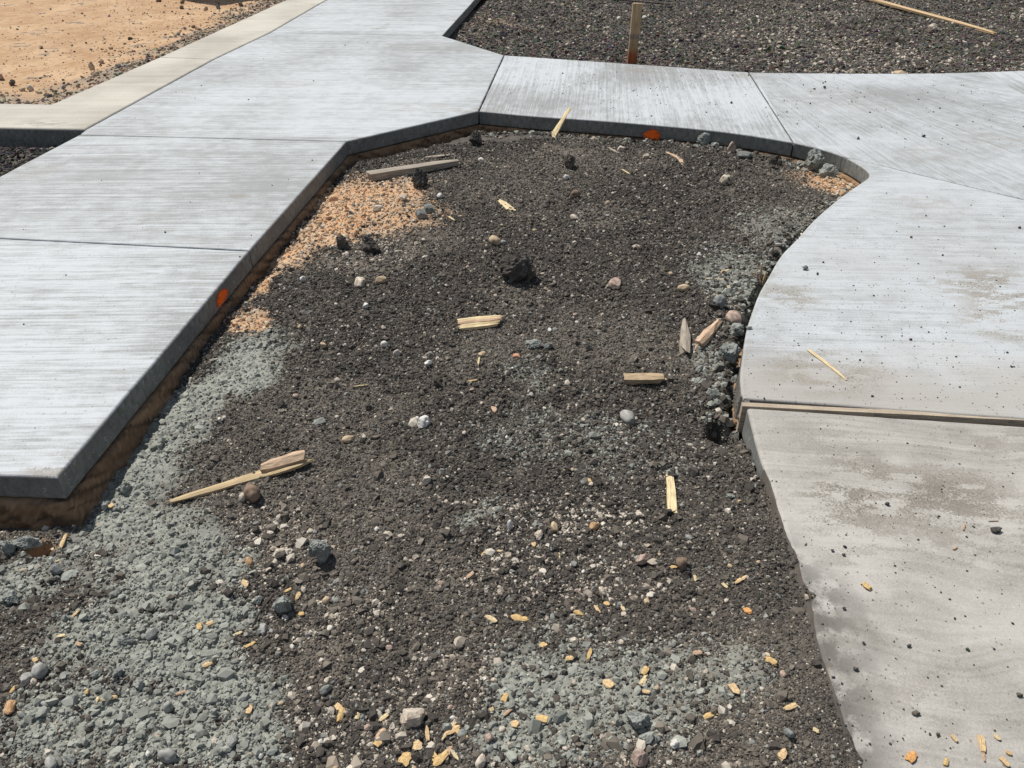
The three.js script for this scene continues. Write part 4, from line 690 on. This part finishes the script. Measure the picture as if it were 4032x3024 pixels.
// a riven sliver of wood along +x, centred, lying on y = 0; width profile given at stations
function sliver(seed, L, width, thick, profile = [0.8, 1, 1, 0.9, 0.7], jag = 0.12, bend = 0) {
  const r = rng(seed), n = profile.length, K = 6, pos = [], uv = [], idx = [], ring = [];
  const corners = [[1, 0.5], [0.15, 1], [-1, 0.55], [-1, -0.5], [-0.1, -1], [1, -0.6]].map(([a, b]) => [a * (0.9 + 0.2 * r()), b * (0.75 + 0.5 * r())]);
  for (let i = 0; i < n; i++) {
    const t = i / (n - 1);
    ring.push(corners.map(([cw, ct], k) => { const e = i === 0 || i === n - 1 ? jag * (r() - 0.5) * 2 : 0.02 * (r() - 0.5), q = 0.85 + 0.3 * r(); return [(t - 0.5 + e) * L, ct * 0.5 * thick * Math.sqrt(profile[i]) * q, cw * 0.5 * width * profile[i] * q + bend * (t - 0.5) * (t - 0.5) * 4 * L]; }));
  }
  const push = (p, u, v) => { pos.push(...p); uv.push(u, v); return pos.length / 3 - 1; };
  for (let i = 0; i + 1 < n; i++) for (let k = 0; k < K; k++) { const k2 = (k + 1) % K, a = push(ring[i][k], i / (n - 1), k / K), b = push(ring[i + 1][k], (i + 1) / (n - 1), k / K), c = push(ring[i + 1][k2], (i + 1) / (n - 1), (k + 1) / K), d = push(ring[i][k2], i / (n - 1), (k + 1) / K); idx.push(a, b, c, a, c, d); }
  for (const i of [0, n - 1]) { const c = ring[i].reduce((s, p) => [s[0] + p[0] / K, s[1] + p[1] / K, s[2] + p[2] / K], [0, 0, 0]); for (let k = 0; k < K; k++) { const a = push(c, 0.1, 0.1), b = push(ring[i][k], 0.12, 0.2), d = push(ring[i][(k + 1) % K], 0.14, 0.3); i ? idx.push(a, b, d) : idx.push(a, d, b); } }
  const g = new THREE.BufferGeometry();
  g.setAttribute('position', new THREE.Float32BufferAttribute(pos, 3)); g.setAttribute('uv', new THREE.Float32BufferAttribute(uv, 2)); g.setIndex(idx);
  const flat = g.toNonIndexed(); flat.computeVertexNormals(); flat.computeBoundingBox(); flat.translate(0, -flat.boundingBox.min.y, 0);
  return flat;
}
// lay a thing from a to b on whatever surface is there
function lay(o, ax, az, bx, bz, lift = 0, upA = 0, upB = 0) {
  const ya = surfaceAt(ax, az) + upA, yb = surfaceAt(bx, bz) + upB, l = Math.hypot(bx - ax, bz - az);
  const ym = surfaceAt((ax + bx) / 2, (az + bz) / 2);
  const yc = Math.max((ya + yb) / 2, upA || upB ? -9 : ym);
  o.position.set((ax + bx) / 2, yc + lift, (az + bz) / 2);
  o.rotation.order = 'YZX'; o.rotation.y = Math.atan2(-(bz - az), bx - ax); o.rotation.z = Math.atan2(yb - ya, l);
  return o;
}
const len = (ax, az, bx, bz) => Math.hypot(bx - ax, bz - az);
function woodPiece(seed, ends, width, thick, mat, name, label, category, opt = {}) {
  const L = len(...ends), m = shadowed(new THREE.Mesh(sliver(seed, L, width, thick, opt.profile, opt.jag, opt.bend), mat));
  lay(m, ...ends, opt.lift ?? -thick * 0.1, opt.upA, opt.upB);
  return thing(m, name, label, category, opt.group);
}
{ // long split stake: weathered butt and a long torn tail
  const e = [-1.146,-1.894, -0.715,-2.050], L = len(...e), o = new THREE.Group();
  part(sliver(11, L, 0.05, 0.02, [0.25, 0.45, 0.55, 0.62, 0.62, 0.7, 0.75, 0.7, 0.6], 0.03), W.tail, 'torn_tail', o);
  const butt = part(sliver(12, L * 0.34, 0.058, 0.03, [0.5, 1, 1.05, 1, 0.95], 0.07), W.butt, 'weathered_butt', o); butt.position.set(L * 0.34, 0.008, -0.014);
  const split = part(sliver(13, L * 0.36, 0.024, 0.018, [0.4, 1, 1, 0.8, 0.2], 0.1), W.tail, 'splinter', o); split.position.set(L * 0.36, 0.005, 0.016); split.rotation.y = 0.05;
  thing(lay(o, ...e, -0.003), 'split_stake', 'long broken wooden stake tapering left beside the round brown stone', 'stake');
}
{ // layered offcut
  const e = [-0.232,-2.942, -0.041,-2.961], L = len(...e), o = new THREE.Group();
  [[0.022, -0.02, 0.012, 1], [0.02, -0.004, 0.016, 0.95], [0.022, 0.013, 0.008, 0.92], [0.02, 0.024, 0, 0.85]].forEach(([w, dz, dy, k], i) => { const s = part(sliver(21 + i, L * k, w * 1.2, 0.022, [0.9, 1, 1, 0.95, 0.5], 0.05), i === 1 ? W.rose : W.straw, 'splinter', o); s.position.set(-L * (1 - k) * 0.4, dy, dz); });
  thing(lay(o, ...e, 0), 'wood_offcut', 'pale layered wood offcut with ridged grain in the centre of the bed', 'wood');
}
woodPiece(31, [0.429,-2.482, 0.580,-2.494], 0.05, 0.035, W.old, 'wood_offcut', 'short dark weathered wood piece right of centre', 'wood', { profile: [0.9, 1, 1, 1, 0.8] });
woodPiece(32, [0.565,-2.512, 0.613,-2.496], 0.014, 0.008, W.straw, 'wood_chip', 'pale chip at the end of the short dark wood piece', 'wood chip', { profile: [0.6, 1, 0.8, 0.9, 0.4] });
woodPiece(33, [0.526,-1.930, 0.500,-1.741], 0.028, 0.009, W.straw, 'wood_strip', 'pale flat upright wood strip near the beige slab', 'wood', { profile: [0.9, 0.9, 0.95, 1, 1], jag: 0.05 });
woodPiece(34, [0.716,-2.695, 0.745,-2.879], 0.042, 0.04, W.grey, 'wood_block', 'grey weathered wood block, left one of two near the right slab', 'wood', { profile: [1, 1, 0.95, 0.8, 0.4] });
woodPiece(35, [0.775,-2.729, 0.902,-2.898], 0.045, 0.035, W.rose, 'wood_block', 'pinkish wood block lying askew, right one of two near the right slab', 'wood', { profile: [1, 1, 0.95, 0.85, 0.5] });
woodPiece(36, [1.192,-2.610, 1.267,-2.400], 0.016, 0.006, W.straw, 'wood_sliver', 'long pale wood sliver lying on the right grey slab', 'wood', { profile: [0.8, 1, 0.8, 0.7, 0.35], bend: 0.02, jag: 0.02 });
woodPiece(37, [0.296,-5.668, 0.441,-5.860], 0.05, 0.015, W.straw, 'wood_stick', 'pale stick leaning up against the walkway face', 'stick', { profile: [1, 0.8, 0.7, 0.6, 0.5], upB: 0.085, upA: 0.01 });
woodPiece(38, [-0.075,-4.444, 0.008,-4.265], 0.042, 0.01, W.straw, 'wood_chip', 'pale notched chip in the upper middle of the bed', 'wood chip', { profile: [0.4, 0.9, 1, 1, 0.9] });
{ const e = [-0.928,-4.843, -0.362,-5.090]; const b = woodPiece(39, e, 0.07, 0.07, W.grey, 'buried_board', 'half buried grey board below the chamfered slab edge', 'board', { profile: [1, 1, 1, 0.9, 0.5], jag: 0.02, lift: -0.012 }); }
woodPiece(40, [-0.598,-5.343, -0.413,-5.393], 0.03, 0.01, W.grey, 'wood_strip', 'thin dusty strip in the shade below the chamfered slab edge', 'wood');
woodPiece(41, [0.692,-5.488, 0.744,-5.363], 0.025, 0.008, W.grey, 'wood_chip', 'grey chip left below the orange paint on the walkway', 'wood chip');
woodPiece(42, [1.112,-5.363, 1.170,-5.117], 0.03, 0.01, W.rose, 'wood_chip', 'brown bark strip in the upper right of the bed', 'wood chip', { bend: 0.1 });
woodPiece(43, [0.933,-3.335, 1.026,-3.303], 0.006, 0.005, W.straw, 'straw', 'thin straw near the splintered stump', 'straw', { profile: [1, 1, 1, 1, 1] });
woodPiece(44, [-0.647,-2.510, -0.579,-2.520], 0.005, 0.004, W.straw, 'straw', 'thin pale straw in the left of the bed', 'straw', { profile: [1, 1, 1, 1, 1] });
woodPiece(45, [-0.725,-1.370, -0.686,-1.454], 0.005, 0.004, W.black, 'root', 'thin dark root beside the crumbly grey clod', 'root', { profile: [1, 1, 1, 0.8, 0.6], bend: 0.06, upB: 0.02 });
woodPiece(46, [0.934,-3.136, 0.947,-3.083], 0.013, 0.006, W.straw, 'wood_chip', 'pale curved chip above the slate splinter', 'wood chip', { bend: 0.12 });
woodPiece(47, [0.986,-3.196, 1.038,-3.253], 0.012, 0.006, W.straw, 'wood_chip', 'pale chip below the thin straw', 'wood chip', { bend: 0.1 });
woodPiece(48, [1.020,-3.407, 1.068,-3.438], 0.012, 0.006, W.fresh, 'wood_chip', 'pale chip left of the splintered stump', 'wood chip', { bend: 0.08 });
{ // splintered stake stump at the slab edge
  const o = new THREE.Group(), [x, z] = [1.198,-3.325], s = [[0, 0, 0.085, 0.018, 0.05], [0.016, 0.004, 0.06, 0.014, -0.12], [-0.016, 0.003, 0.05, 0.012, 0.28], [-0.028, 0.01, 0.032, 0.012, 0.5], [0.006, 0.012, 0.04, 0.012, 0.1]];
  s.forEach(([dx, dz, L, w, lean], i) => { const m = part(sliver(60 + i, L + 0.05, w, 0.011, [1, 1, 0.9, 0.6, 0.15], 0.03), i % 2 ? W.yellow : W.old, 'splinter', o); m.rotation.set(0, 0.4 * i, Math.PI / 2 + lean, 'YZX'); m.position.set(dx, L / 2 - 0.02, dz); });
  o.position.set(x, surfaceAt(x, z), z);
  thing(o, 'stake_stump', 'splintered stake stump sticking up at the right slab edge', 'stake');
}
{ // expansion board between the grey and the beige slab
  const a = [0.835,-2.252], b = [5, -1.8975], L = len(...a, ...b), g = new THREE.BoxGeometry(L, 0.12, 0.024, 60, 2, 2), p = g.attributes.position;
  for (let i = 0; i < p.count; i++) if (p.getY(i) > 0.05) p.setY(i, p.getY(i) + 0.006 * (fbm(p.getX(i) * 6, p.getZ(i) * 30, 3) - 0.5));
  const uv = g.attributes.uv; for (let i = 0; i < uv.count; i++) uv.setX(i, uv.getX(i) * 9);
  const m = shadowed(new THREE.Mesh(g, new THREE.MeshStandardMaterial({ color: rgb(0.62, 0.52, 0.41), map: woodTexture, bumpMap: woodTexture, bumpScale: 0.002, roughness: 0.95 })));
  m.position.set((a[0] + b[0]) / 2, -0.0655, (a[1] + b[1]) / 2); m.rotation.y = Math.atan2(-(b[1] - a[1]), b[0] - a[0]);
  thing(m, 'expansion_board', 'tan wooden joint board between grey walkway and beige slab', 'board');
}
{ // upright survey stake
  const H = 0.86, g = new THREE.BoxGeometry(0.088, H, 0.038, 4, 60, 2), p = g.attributes.position, col = [], base = -0.07;
  const [x, z] = [1.165, -7.93];
  for (let i = 0; i < p.count; i++) {
    const y = p.getY(i) + H / 2, px = p.getX(i), n = fbm(px * 40, y * 5, 3), t = y / H;
    let c = mixc([0.40, 0.28, 0.16], [0.54, 0.40, 0.25], n);
    if (t > 0.645 && t < 0.70) c = mixc(c, [0.25, 0.21, 0.19], 0.75);                       // grey marker band
    const o = smooth(0.58, 0.46, t + 0.04 * (n - 0.5)); c = mixc(c, [0.48, 0.12, 0.045], o * 0.9);   // orange spray at the foot
    col.push(...c);
    if (t > 0.995) p.setY(i, p.getY(i) + 0.006 * (n - 0.5));
  }
  g.setAttribute('color', new THREE.Float32BufferAttribute(col, 3));
  const uv = g.attributes.uv; for (let i = 0; i < uv.count; i++) uv.setXY(i, uv.getY(i) * 2, uv.getX(i) * 0.5);
  const o = new THREE.Group();
  part(g, new THREE.MeshStandardMaterial({ vertexColors: true, map: woodTexture, bumpMap: woodTexture, bumpScale: 0.001, roughness: 0.9 }), 'stake_body', o).position.y = H / 2 - 0.32;
  const nail = part(new THREE.CylinderGeometry(0.003, 0.003, 0.006, 8).rotateX(Math.PI / 2), new THREE.MeshStandardMaterial({ color: rgb(0.05, 0.04, 0.035), roughness: 0.6, metalness: 0.6 }), 'nail_head', o); nail.position.set(-0.008, 0.18, 0.0195);
  o.position.set(x, fieldT.at(x, z), z); o.rotation.set(0.02, 0.04, -0.012);
  thing(o, 'survey_stake', 'upright flat wooden stake with orange foot behind the walkway', 'stake');
}
{ // fallen pole and small bars in the soil field
  const a = [5.498,-9.460], d = [4.989,-11.549], b = [d[0] + (d[0] - a[0]) * 0.9, d[1] + (d[1] - a[1]) * 0.9], L = len(...a, ...b);
  const m = shadowed(new THREE.Mesh(sliver(71, L, 0.06, 0.05, [0.45, 0.95, 1, 1, 1, 1, 0.95, 1], 0.015), W.fresh.clone())); m.material.color = rgb(0.66, 0.48, 0.29);
  thing(lay(m, ...a, ...b, 0.0, 0.0, 0.03), 'fallen_pole', 'long wooden pole lying in the soil at the top right', 'pole');
  const e = [2.030,-11.311], f0 = [1.506,-11.579], f = [f0[0] + (f0[0] - e[0]) * 0.5, f0[1] + (f0[1] - e[1]) * 0.5];
  woodPiece(72, [...e, ...f], 0.022, 0.022, W.black, 'dark_bar', 'dark bar lying in the soil behind the upright stake', 'bar', { profile: [1, 1, 1, 1], lift: 0.03, jag: 0.004 });
  woodPiece(73, [3.979,-10.004, 4.014,-9.799], 0.03, 0.02, W.black, 'dark_stick', 'short dark stick in the soil field left of the pole', 'stick', { profile: [1, 1, 1, 1], lift: 0.01 });
}
// chips one can point at: end points on the soil, width, tone, label
const CHIPS = [
  [-0.003,-1.362, 0.043,-1.356, 0.017, 'yellow', 'large leaf shaped chip right of centre near the bottom'], [-0.071,-1.366, -0.045,-1.351, 0.011, 'straw', 'pale chip left of the leaf shaped chip'], [-0.129,-1.507, -0.112,-1.523, 0.010, 'rose', 'tan chip above the leaf shaped chip'],
  [0.068,-1.619, 0.062,-1.643, 0.010, 'fresh', 'tan upright chip below the cream oblong stone'], [0.140,-1.599, 0.140,-1.576, 0.005, 'straw', 'thin pale splinter below the cream oblong stone'], [-0.091,-1.587, -0.070,-1.610, 0.008, 'yellow', 'orange chip left of the cream oblong stone'], [-0.047,-1.607, -0.029,-1.603, 0.006, 'straw', 'small pale chip beside the orange chip'],
  [0.261,-1.415, 0.264,-1.395, 0.013, 'yellow', 'short tan chip under the cream knobbed pebble'], [0.299,-1.399, 0.306,-1.373, 0.008, 'straw', 'pale upright chip right of the short tan chip'], [0.171,-1.382, 0.199,-1.376, 0.010, 'yellow', 'tan chip right of the grey green pebble'], [0.230,-1.399, 0.241,-1.369, 0.007, 'fresh', 'thin chip left of the short tan chip'],
  [0.076,-1.273, 0.090,-1.260, 0.014, 'yellow', 'square tan chip in the lower right of the bed'], [0.204,-1.243, 0.195,-1.216, 0.008, 'yellow', 'upright golden chip in the lower right of the bed'], [0.138,-1.218, 0.158,-1.222, 0.010, 'fresh', 'tan chip left of the upright golden chip'], [0.327,-1.165, 0.341,-1.183, 0.013, 'yellow', 'golden chip near the right rim of the lower clay patch'],
  [0.228,-1.140, 0.249,-1.122, 0.016, 'fresh', 'big tan chip at the top of the lower clay patch'], [0.317,-1.130, 0.337,-1.160, 0.010, 'straw', 'pale chip right of the big tan chip'], [0.317,-1.113, 0.334,-1.105, 0.008, 'fresh', 'tan chip below the pale chip in the clay patch'], [-0.022,-1.115, -0.013,-1.134, 0.012, 'yellow', 'golden upright chip right of the splinter heap'], [0.039,-1.130, 0.048,-1.115, 0.006, 'straw', 'thin pale splinter right of the golden upright chip'], [-0.020,-1.076, 0.005,-1.097, 0.006, 'rose', 'thin brown splinter below the golden upright chip'],
  [0.060,-1.058, 0.088,-1.047, 0.016, 'yellow', 'thick golden chip left of the broad clod'], [0.001,-1.052, 0.016,-1.041, 0.014, 'fresh', 'square pale chip left of the thick golden chip'], [-0.052,-1.098, -0.048,-1.089, 0.009, 'straw', 'small pale chip above the square pale chip'],
  [-0.166,-1.016, -0.136,-1.061, 0.007, 'straw', 'long splinter in the splinter heap, leftmost of the crossing ones'], [-0.156,-1.029, -0.127,-1.051, 0.012, 'fresh', 'broad splinter in the splinter heap, upper of the crossing ones'], [-0.131,-1.041, -0.105,-1.012, 0.012, 'yellow', 'broad splinter in the splinter heap, lower of the crossing ones'], [-0.205,-1.047, -0.199,-1.016, 0.008, 'fresh', 'upright splinter left of the splinter heap'], [-0.186,-0.989, -0.176,-0.962, 0.010, 'yellow', 'upright splinter below the splinter heap'], [-0.152,-0.973, -0.144,-1.014, 0.008, 'rose', 'long brown splinter below the splinter heap'], [-0.141,-0.989, -0.125,-0.967, 0.006, 'straw', 'thin splinter right of the long brown one'], [-0.178,-0.956, -0.150,-0.984, 0.014, 'yellow', 'golden chip at the bottom below the splinters'],
  [-0.241,-1.021, -0.235,-1.044, 0.0, 'fresh', ''], [-0.224,-0.990, -0.221,-1.012, 0.016, 'fresh', 'squarish tan chip left below the big pale stone'], [-0.253,-0.957, -0.239,-0.982, 0.02, 'yellow', 'thick golden chunk at the bottom left of centre'], [-0.319,-1.022, -0.308,-1.047, 0.014, 'rose', 'reddish tan chip left of the squarish tan chip'], [-0.323,-1.008, -0.305,-1.027, 0.014, 'yellow', 'golden chip under the reddish tan chip'], [-0.323,-1.071, -0.305,-1.088, 0.009, 'straw', 'pale forked chip left of the big pale stone'],
  [-0.425,-1.081, -0.418,-1.111, 0.013, 'yellow', 'golden chip at the lower left of the bed'], [-0.424,-1.105, -0.439,-1.121, 0.012, 'fresh', 'tan chip above the golden chip at the lower left'], [-0.380,-1.077, -0.378,-1.096, 0.010, 'straw', 'pale chip right of the golden chip at the lower left'], [-0.606,-1.467, -0.613,-1.443, 0.010, 'fresh', 'orange tan chip right of the crumbly clod'], [-0.658,-1.484, -0.634,-1.485, 0.008, 'yellow', 'yellow chip behind the crumbly clod'], [-0.595,-1.391, -0.578,-1.393, 0.009, 'yellow', 'yellow chip below the crumbly clod'], [-0.791,-1.524, -0.771,-1.507, 0.013, 'fresh', 'tan chip left of the crumbly clod'],
  [-0.844,-1.366, -0.831,-1.381, 0.012, 'fresh', 'pale tan chip right part of the clay patch'], [-0.871,-1.377, -0.861,-1.355, 0.011, 'yellow', 'golden upright chip in the clay patch'], [-0.811,-1.233, -0.793,-1.247, 0.011, 'fresh', 'tan chip on the cracked clay'], [-0.718,-1.296, -0.692,-1.307, 0.008, 'yellow', 'long yellow chip right of the cracked clay'], [-0.762,-1.337, -0.740,-1.346, 0.007, 'straw', 'pale chip left of the long yellow chip'], [-0.658,-1.102, -0.657,-1.127, 0.012, 'fresh', 'upright tan chip right of the thin grey flake'], [-1.035,-1.137, -1.010,-1.156, 0.010, 'fresh', 'long tan chip in the bottom left clay'], [-1.052,-1.131, -1.050,-1.152, 0.007, 'straw', 'thin pale chip beside the long tan chip'], [-0.858,-1.154, -0.836,-1.173, 0.006, 'rose', 'thin brown splinter in the bottom left clay'], [-1.088,-1.163, -1.080,-1.165, 0.011, 'yellow', 'small yellow chip in the bottom left clay'], [-1.277,-1.261, -1.267,-1.270, 0.013, 'fresh', 'tan chip above the two grey stones'], [-1.248,-1.339, -1.218,-1.333, 0.007, 'straw', 'long pale chip at the left'], [-1.182,-1.312, -1.162,-1.307, 0.010, 'rose', 'reddish brown chip at the left'], [-1.237,-1.400, -1.228,-1.428, 0.006, 'fresh', 'thin tan splinter beside the small dark clod'], [-1.280,-1.163, -1.279,-1.183, 0.007, 'yellow', 'thin yellow chip at the left edge'], [-1.422,-1.697, -1.430,-1.749, 0.010, 'fresh', 'upright tan chip beside the hole at the slab corner'], [-1.406,-1.632, -1.400,-1.646, 0.006, 'straw', 'thin pale chip below the hole at the slab corner'], [-1.352,-1.888, -1.330,-1.872, 0.014, 'fresh', 'tan leaf like chip on the trench rim'],
  [0.600,-1.282, 0.617,-1.273, 0.0, 'fresh', ''], [0.628,-1.176, 0.651,-1.164, 0.013, 'yellow', 'golden chip near the beige slab, middle of the lower right'], [0.636,-1.195, 0.637,-1.182, 0.008, 'straw', 'small yellow chip above the golden chip near the beige slab'], [0.527,-1.110, 0.539,-1.084, 0.013, 'fresh', 'tan chip left of the golden one near the beige slab'], [0.453,-1.039, 0.481,-1.045, 0.011, 'yellow', 'long golden chip in the lower right'], [0.634,-1.037, 0.663,-1.048, 0.010, 'fresh', 'tan chip beside the beige slab above the slate stone'], [0.586,-0.916, 0.604,-0.936, 0.013, 'fresh', 'tan chip at the bottom beside the beige slab'], [0.687,-0.992, 0.698,-0.984, 0.008, 'straw', 'pale chip at the foot of the beige slab'], [0.622,-1.442, 0.654,-1.453, 0.009, 'fresh', 'tan chip in the right of the bed beside the beige slab'], [0.587,-1.444, 0.596,-1.427, 0.008, 'straw', 'small pale chip left of the one beside the beige slab'], [0.629,-1.355, 0.636,-1.334, 0.014, 'orange', 'orange crumb like chip beside the beige slab'], [0.458,-1.211, 0.483,-1.216, 0.010, 'rose', 'brown chip in the lower right'], [0.517,-1.480, 0.516,-1.459, 0.006, 'straw', 'thin pale splinter right of the brown split stone'], [0.454,-1.507, 0.473,-1.510, 0.008, 'yellow', 'pale yellow chip under the brown split stone'], [0.690,-1.773, 0.724,-1.790, 0.007, 'fresh', 'tan chip left of the beige slab top'], [0.629,-1.113, 0.629,-1.098, 0.0, 'fresh', ''],
  [-0.070,-2.327, -0.062,-2.292, 0.014, 'rose', 'square tan chip in the middle of the bed'], [-0.175,-2.498, -0.139,-2.507, 0.007, 'yellow', 'golden chip in the middle of the bed'], [-0.137,-2.613, -0.134,-2.665, 0.006, 'straw', 'thin pale chip below the yellowish pebble'], [0.166,-1.644, 0.187,-1.625, 0.0, 'fresh', ''], [0.108,-2.434, 0.124,-2.443, 0.0, 'fresh', ''], [0.249,-1.909, 0.258,-1.891, 0.009, 'yellow', 'yellow chip in the right middle of the bed'], [-0.601,-2.150, -0.574,-2.217, 0.0, 'fresh', ''], [-0.360,-4.146, -0.325,-4.095, 0.010, 'straw', 'pale chip left below the notched chip'], [-1.117,-5.491, -1.015,-5.470, 0.0, 'straw', ''], [0.728,-4.956, 0.765,-4.893, 0.01, 'straw', 'pale chip in the upper middle right of the bed'], [-0.623,-1.486, -0.614,-1.494, 0.0, 'fresh', ''],
];
W.orange = woodMat(0.8, 0.42, 0.16);
let chipSeed = 2000;
for (const [ax, az, bx, bz, w, tone, label] of CHIPS) { if (!w) continue; chipSeed++; const rr = rng(chipSeed); woodPiece(chipSeed, [ax, az, bx, bz], w * 1.25, Math.min(w * 0.55, 0.007), W[tone], 'wood_chip', label, 'wood chip', { profile: rr() < 0.5 ? [0.6, 1, 1, 0.9, 0.7] : [0.9, 1, 0.9, 1, 0.4], jag: 0.14, lift: 0.003, group: 'wood chips strewn over the bed' }); }
const SLAB_CHIPS = [
  [0.959,-1.415, 0.972,-1.393, 0.017, 'yellow', 'square golden chip lying on the beige slab'], [1.059,-0.976, 1.047,-0.938, 0.012, 'fresh', 'tan chip at the bottom right, upper end of the chip trail'], [1.048,-0.941, 1.040,-0.917, 0.006, 'rose', 'thin brown chip at the bottom right of the beige slab'], [1.079,-0.924, 1.086,-0.905, 0.012, 'fresh', 'tan chip pile piece at the bottom right corner'], [1.098,-0.938, 1.107,-0.931, 0.010, 'yellow', 'yellow chip above the corner chips on the beige slab'], [1.094,-0.978, 1.098,-0.965, 0.009, 'straw', 'pale chip at the right bottom of the beige slab'], [0.995,-0.976, 1.000,-0.961, 0.008, 'fresh', 'lone tan chip near the bottom of the beige slab'], [0.873,-0.917, 0.894,-0.935, 0.018, 'orange', 'orange chunk at the bottom of the beige slab'], [1.330,-1.617, 1.345,-1.640, 0.006, 'rose', 'thin reddish chip in the right part of the beige slab'], [1.423,-1.653, 1.452,-1.655, 0.003, 'old', 'thin dark splinter in the upper right of the beige slab'], [1.264,-1.540, 1.279,-1.549, 0.007, 'rose', 'small tan chip in the middle of the beige slab'], [0.948,-0.907, 0.959,-0.922, 0.009, 'yellow', 'golden chip at the bottom edge of the beige slab'],
];
for (const [ax, az, bx, bz, w, tone, label] of SLAB_CHIPS) { chipSeed++; woodPiece(chipSeed, [ax, az, bx, bz], w, Math.min(w * 0.5, 0.007), W[tone], 'wood_chip', label, 'wood chip', { lift: 0.0005, jag: 0.12, group: 'wood chips on the beige slab' }); }
// clods one can point at on the slabs
for (const [x, z, w, h, label, pal] of [[2.626,-6.729,0.0273,0.0234, 'black clod on the walkway near its far edge', 'black'], [1.734,-6.260,0.0220,0.0183, 'small black clod left on the walkway', 'black'], [2.875,-5.398,0.0259,0.0195, 'small black clod in the middle of the walkway', 'black'], [1.399,-3.333,0.0311,0.0244, 'flat grey clay flake on the right slab near its edge', 'slate'], [1.442,-3.281,0.0132,0.0132, 'small black clod beside the grey flake on the right slab', 'black'], [1.001,-2.848,0.0198,0.0158, 'grey crumb at the edge of the right slab', 'clay'], [0.991,-2.780,0.0272,0.0136, 'flat dark flake at the edge of the right slab', 'clay'], [1.149,-1.725,0.0142,0.0128, 'black clod near the top of the beige slab', 'black'], [0.999,-1.214,0.0128,0.0093, 'black clod in the middle of the beige slab', 'black'], [0.841,-1.148,0.0136,0.0114, 'black clod in the lower left of the beige slab', 'black'], [0.858,-1.334,0.0000,0.0000, '', ''], [0.877,-1.330,0.0110,0.0098, 'dark clod near the left edge of the beige slab', 'black'], [0.917,-1.535,0.0106,0.0093, 'dark crumb, left one of two on the beige slab', 'black'], [0.943,-1.519,0.0106,0.0092, 'dark crumb, right one of two on the beige slab', 'black'], [1.423,-1.612,0.0328,0.0164, 'dark leaf like scrap on the beige slab', 'black'], [0.965,-0.979,0.0095,0.0084, 'brown clod at the bottom of the beige slab', 'darkbrown'], [1.202,-1.077,0.0154,0.0110, 'dark clod at the right edge of the beige slab', 'black'], [0.937,-1.030,0.0194,0.0108, 'dark bark scrap on the lower beige slab', 'darkbrown'], [2.125,-4.972,0.0000,0.0000, '', ''], [-1.059,-1.842,0.0000,0.0000, '', ''], [-1.593,-3.295,0.0000,0.0000, '', '']]) if (label) stone(x, z, w, h, 'clod', pal, 'slab_clod', label, 'clod', { sink: 0.05 });

{ // site cabin beyond the top of the picture: only its shadow reaches into view
  const o = new THREE.Group(), blue = new THREE.MeshStandardMaterial({ color: rgb(0.05, 0.14, 0.3), roughness: 0.5 }), grey = new THREE.MeshStandardMaterial({ color: rgb(0.35, 0.36, 0.37), roughness: 0.6 }), pale = new THREE.MeshStandardMaterial({ color: rgb(0.6, 0.62, 0.63), roughness: 0.55 });
  const box = (w, h, d, m, name, x, y, z, parent = o) => { const q = part(new THREE.BoxGeometry(w, h, d), m, name, parent); q.position.set(x, y, z); return q; };
  box(1.12, 0.1, 1.12, grey, 'skid', 0, 0.05, 0); box(1.06, 2.0, 1.06, blue, 'body', 0, 1.1, 0); box(1.14, 0.12, 1.14, pale, 'roof', 0, 2.16, 0);
  const dome = part(new THREE.SphereGeometry(0.5, 20, 8, 0, Math.PI * 2, 0, Math.PI / 2).scale(1, 0.28, 1), pale, 'roof_dome', o); dome.position.y = 2.22;
  const door = box(0.78, 1.8, 0.03, pale, 'door', 0, 1.05, 0.545); box(0.05, 0.14, 0.04, grey, 'handle', 0.3, 0, 0.03, door);
  const pipe = part(new THREE.CylinderGeometry(0.05, 0.05, 0.4, 12), grey, 'vent_pipe', o); pipe.position.set(-0.42, 2.4, -0.4);
  o.position.set(-4.72, -0.15, -13.05); o.rotation.y = 0.42;
  thing(o, 'site_toilet', 'blue site toilet cabin beyond the curb, its shadow on the sandy lot', 'cabin');
}

renderer.render(scene, camera);
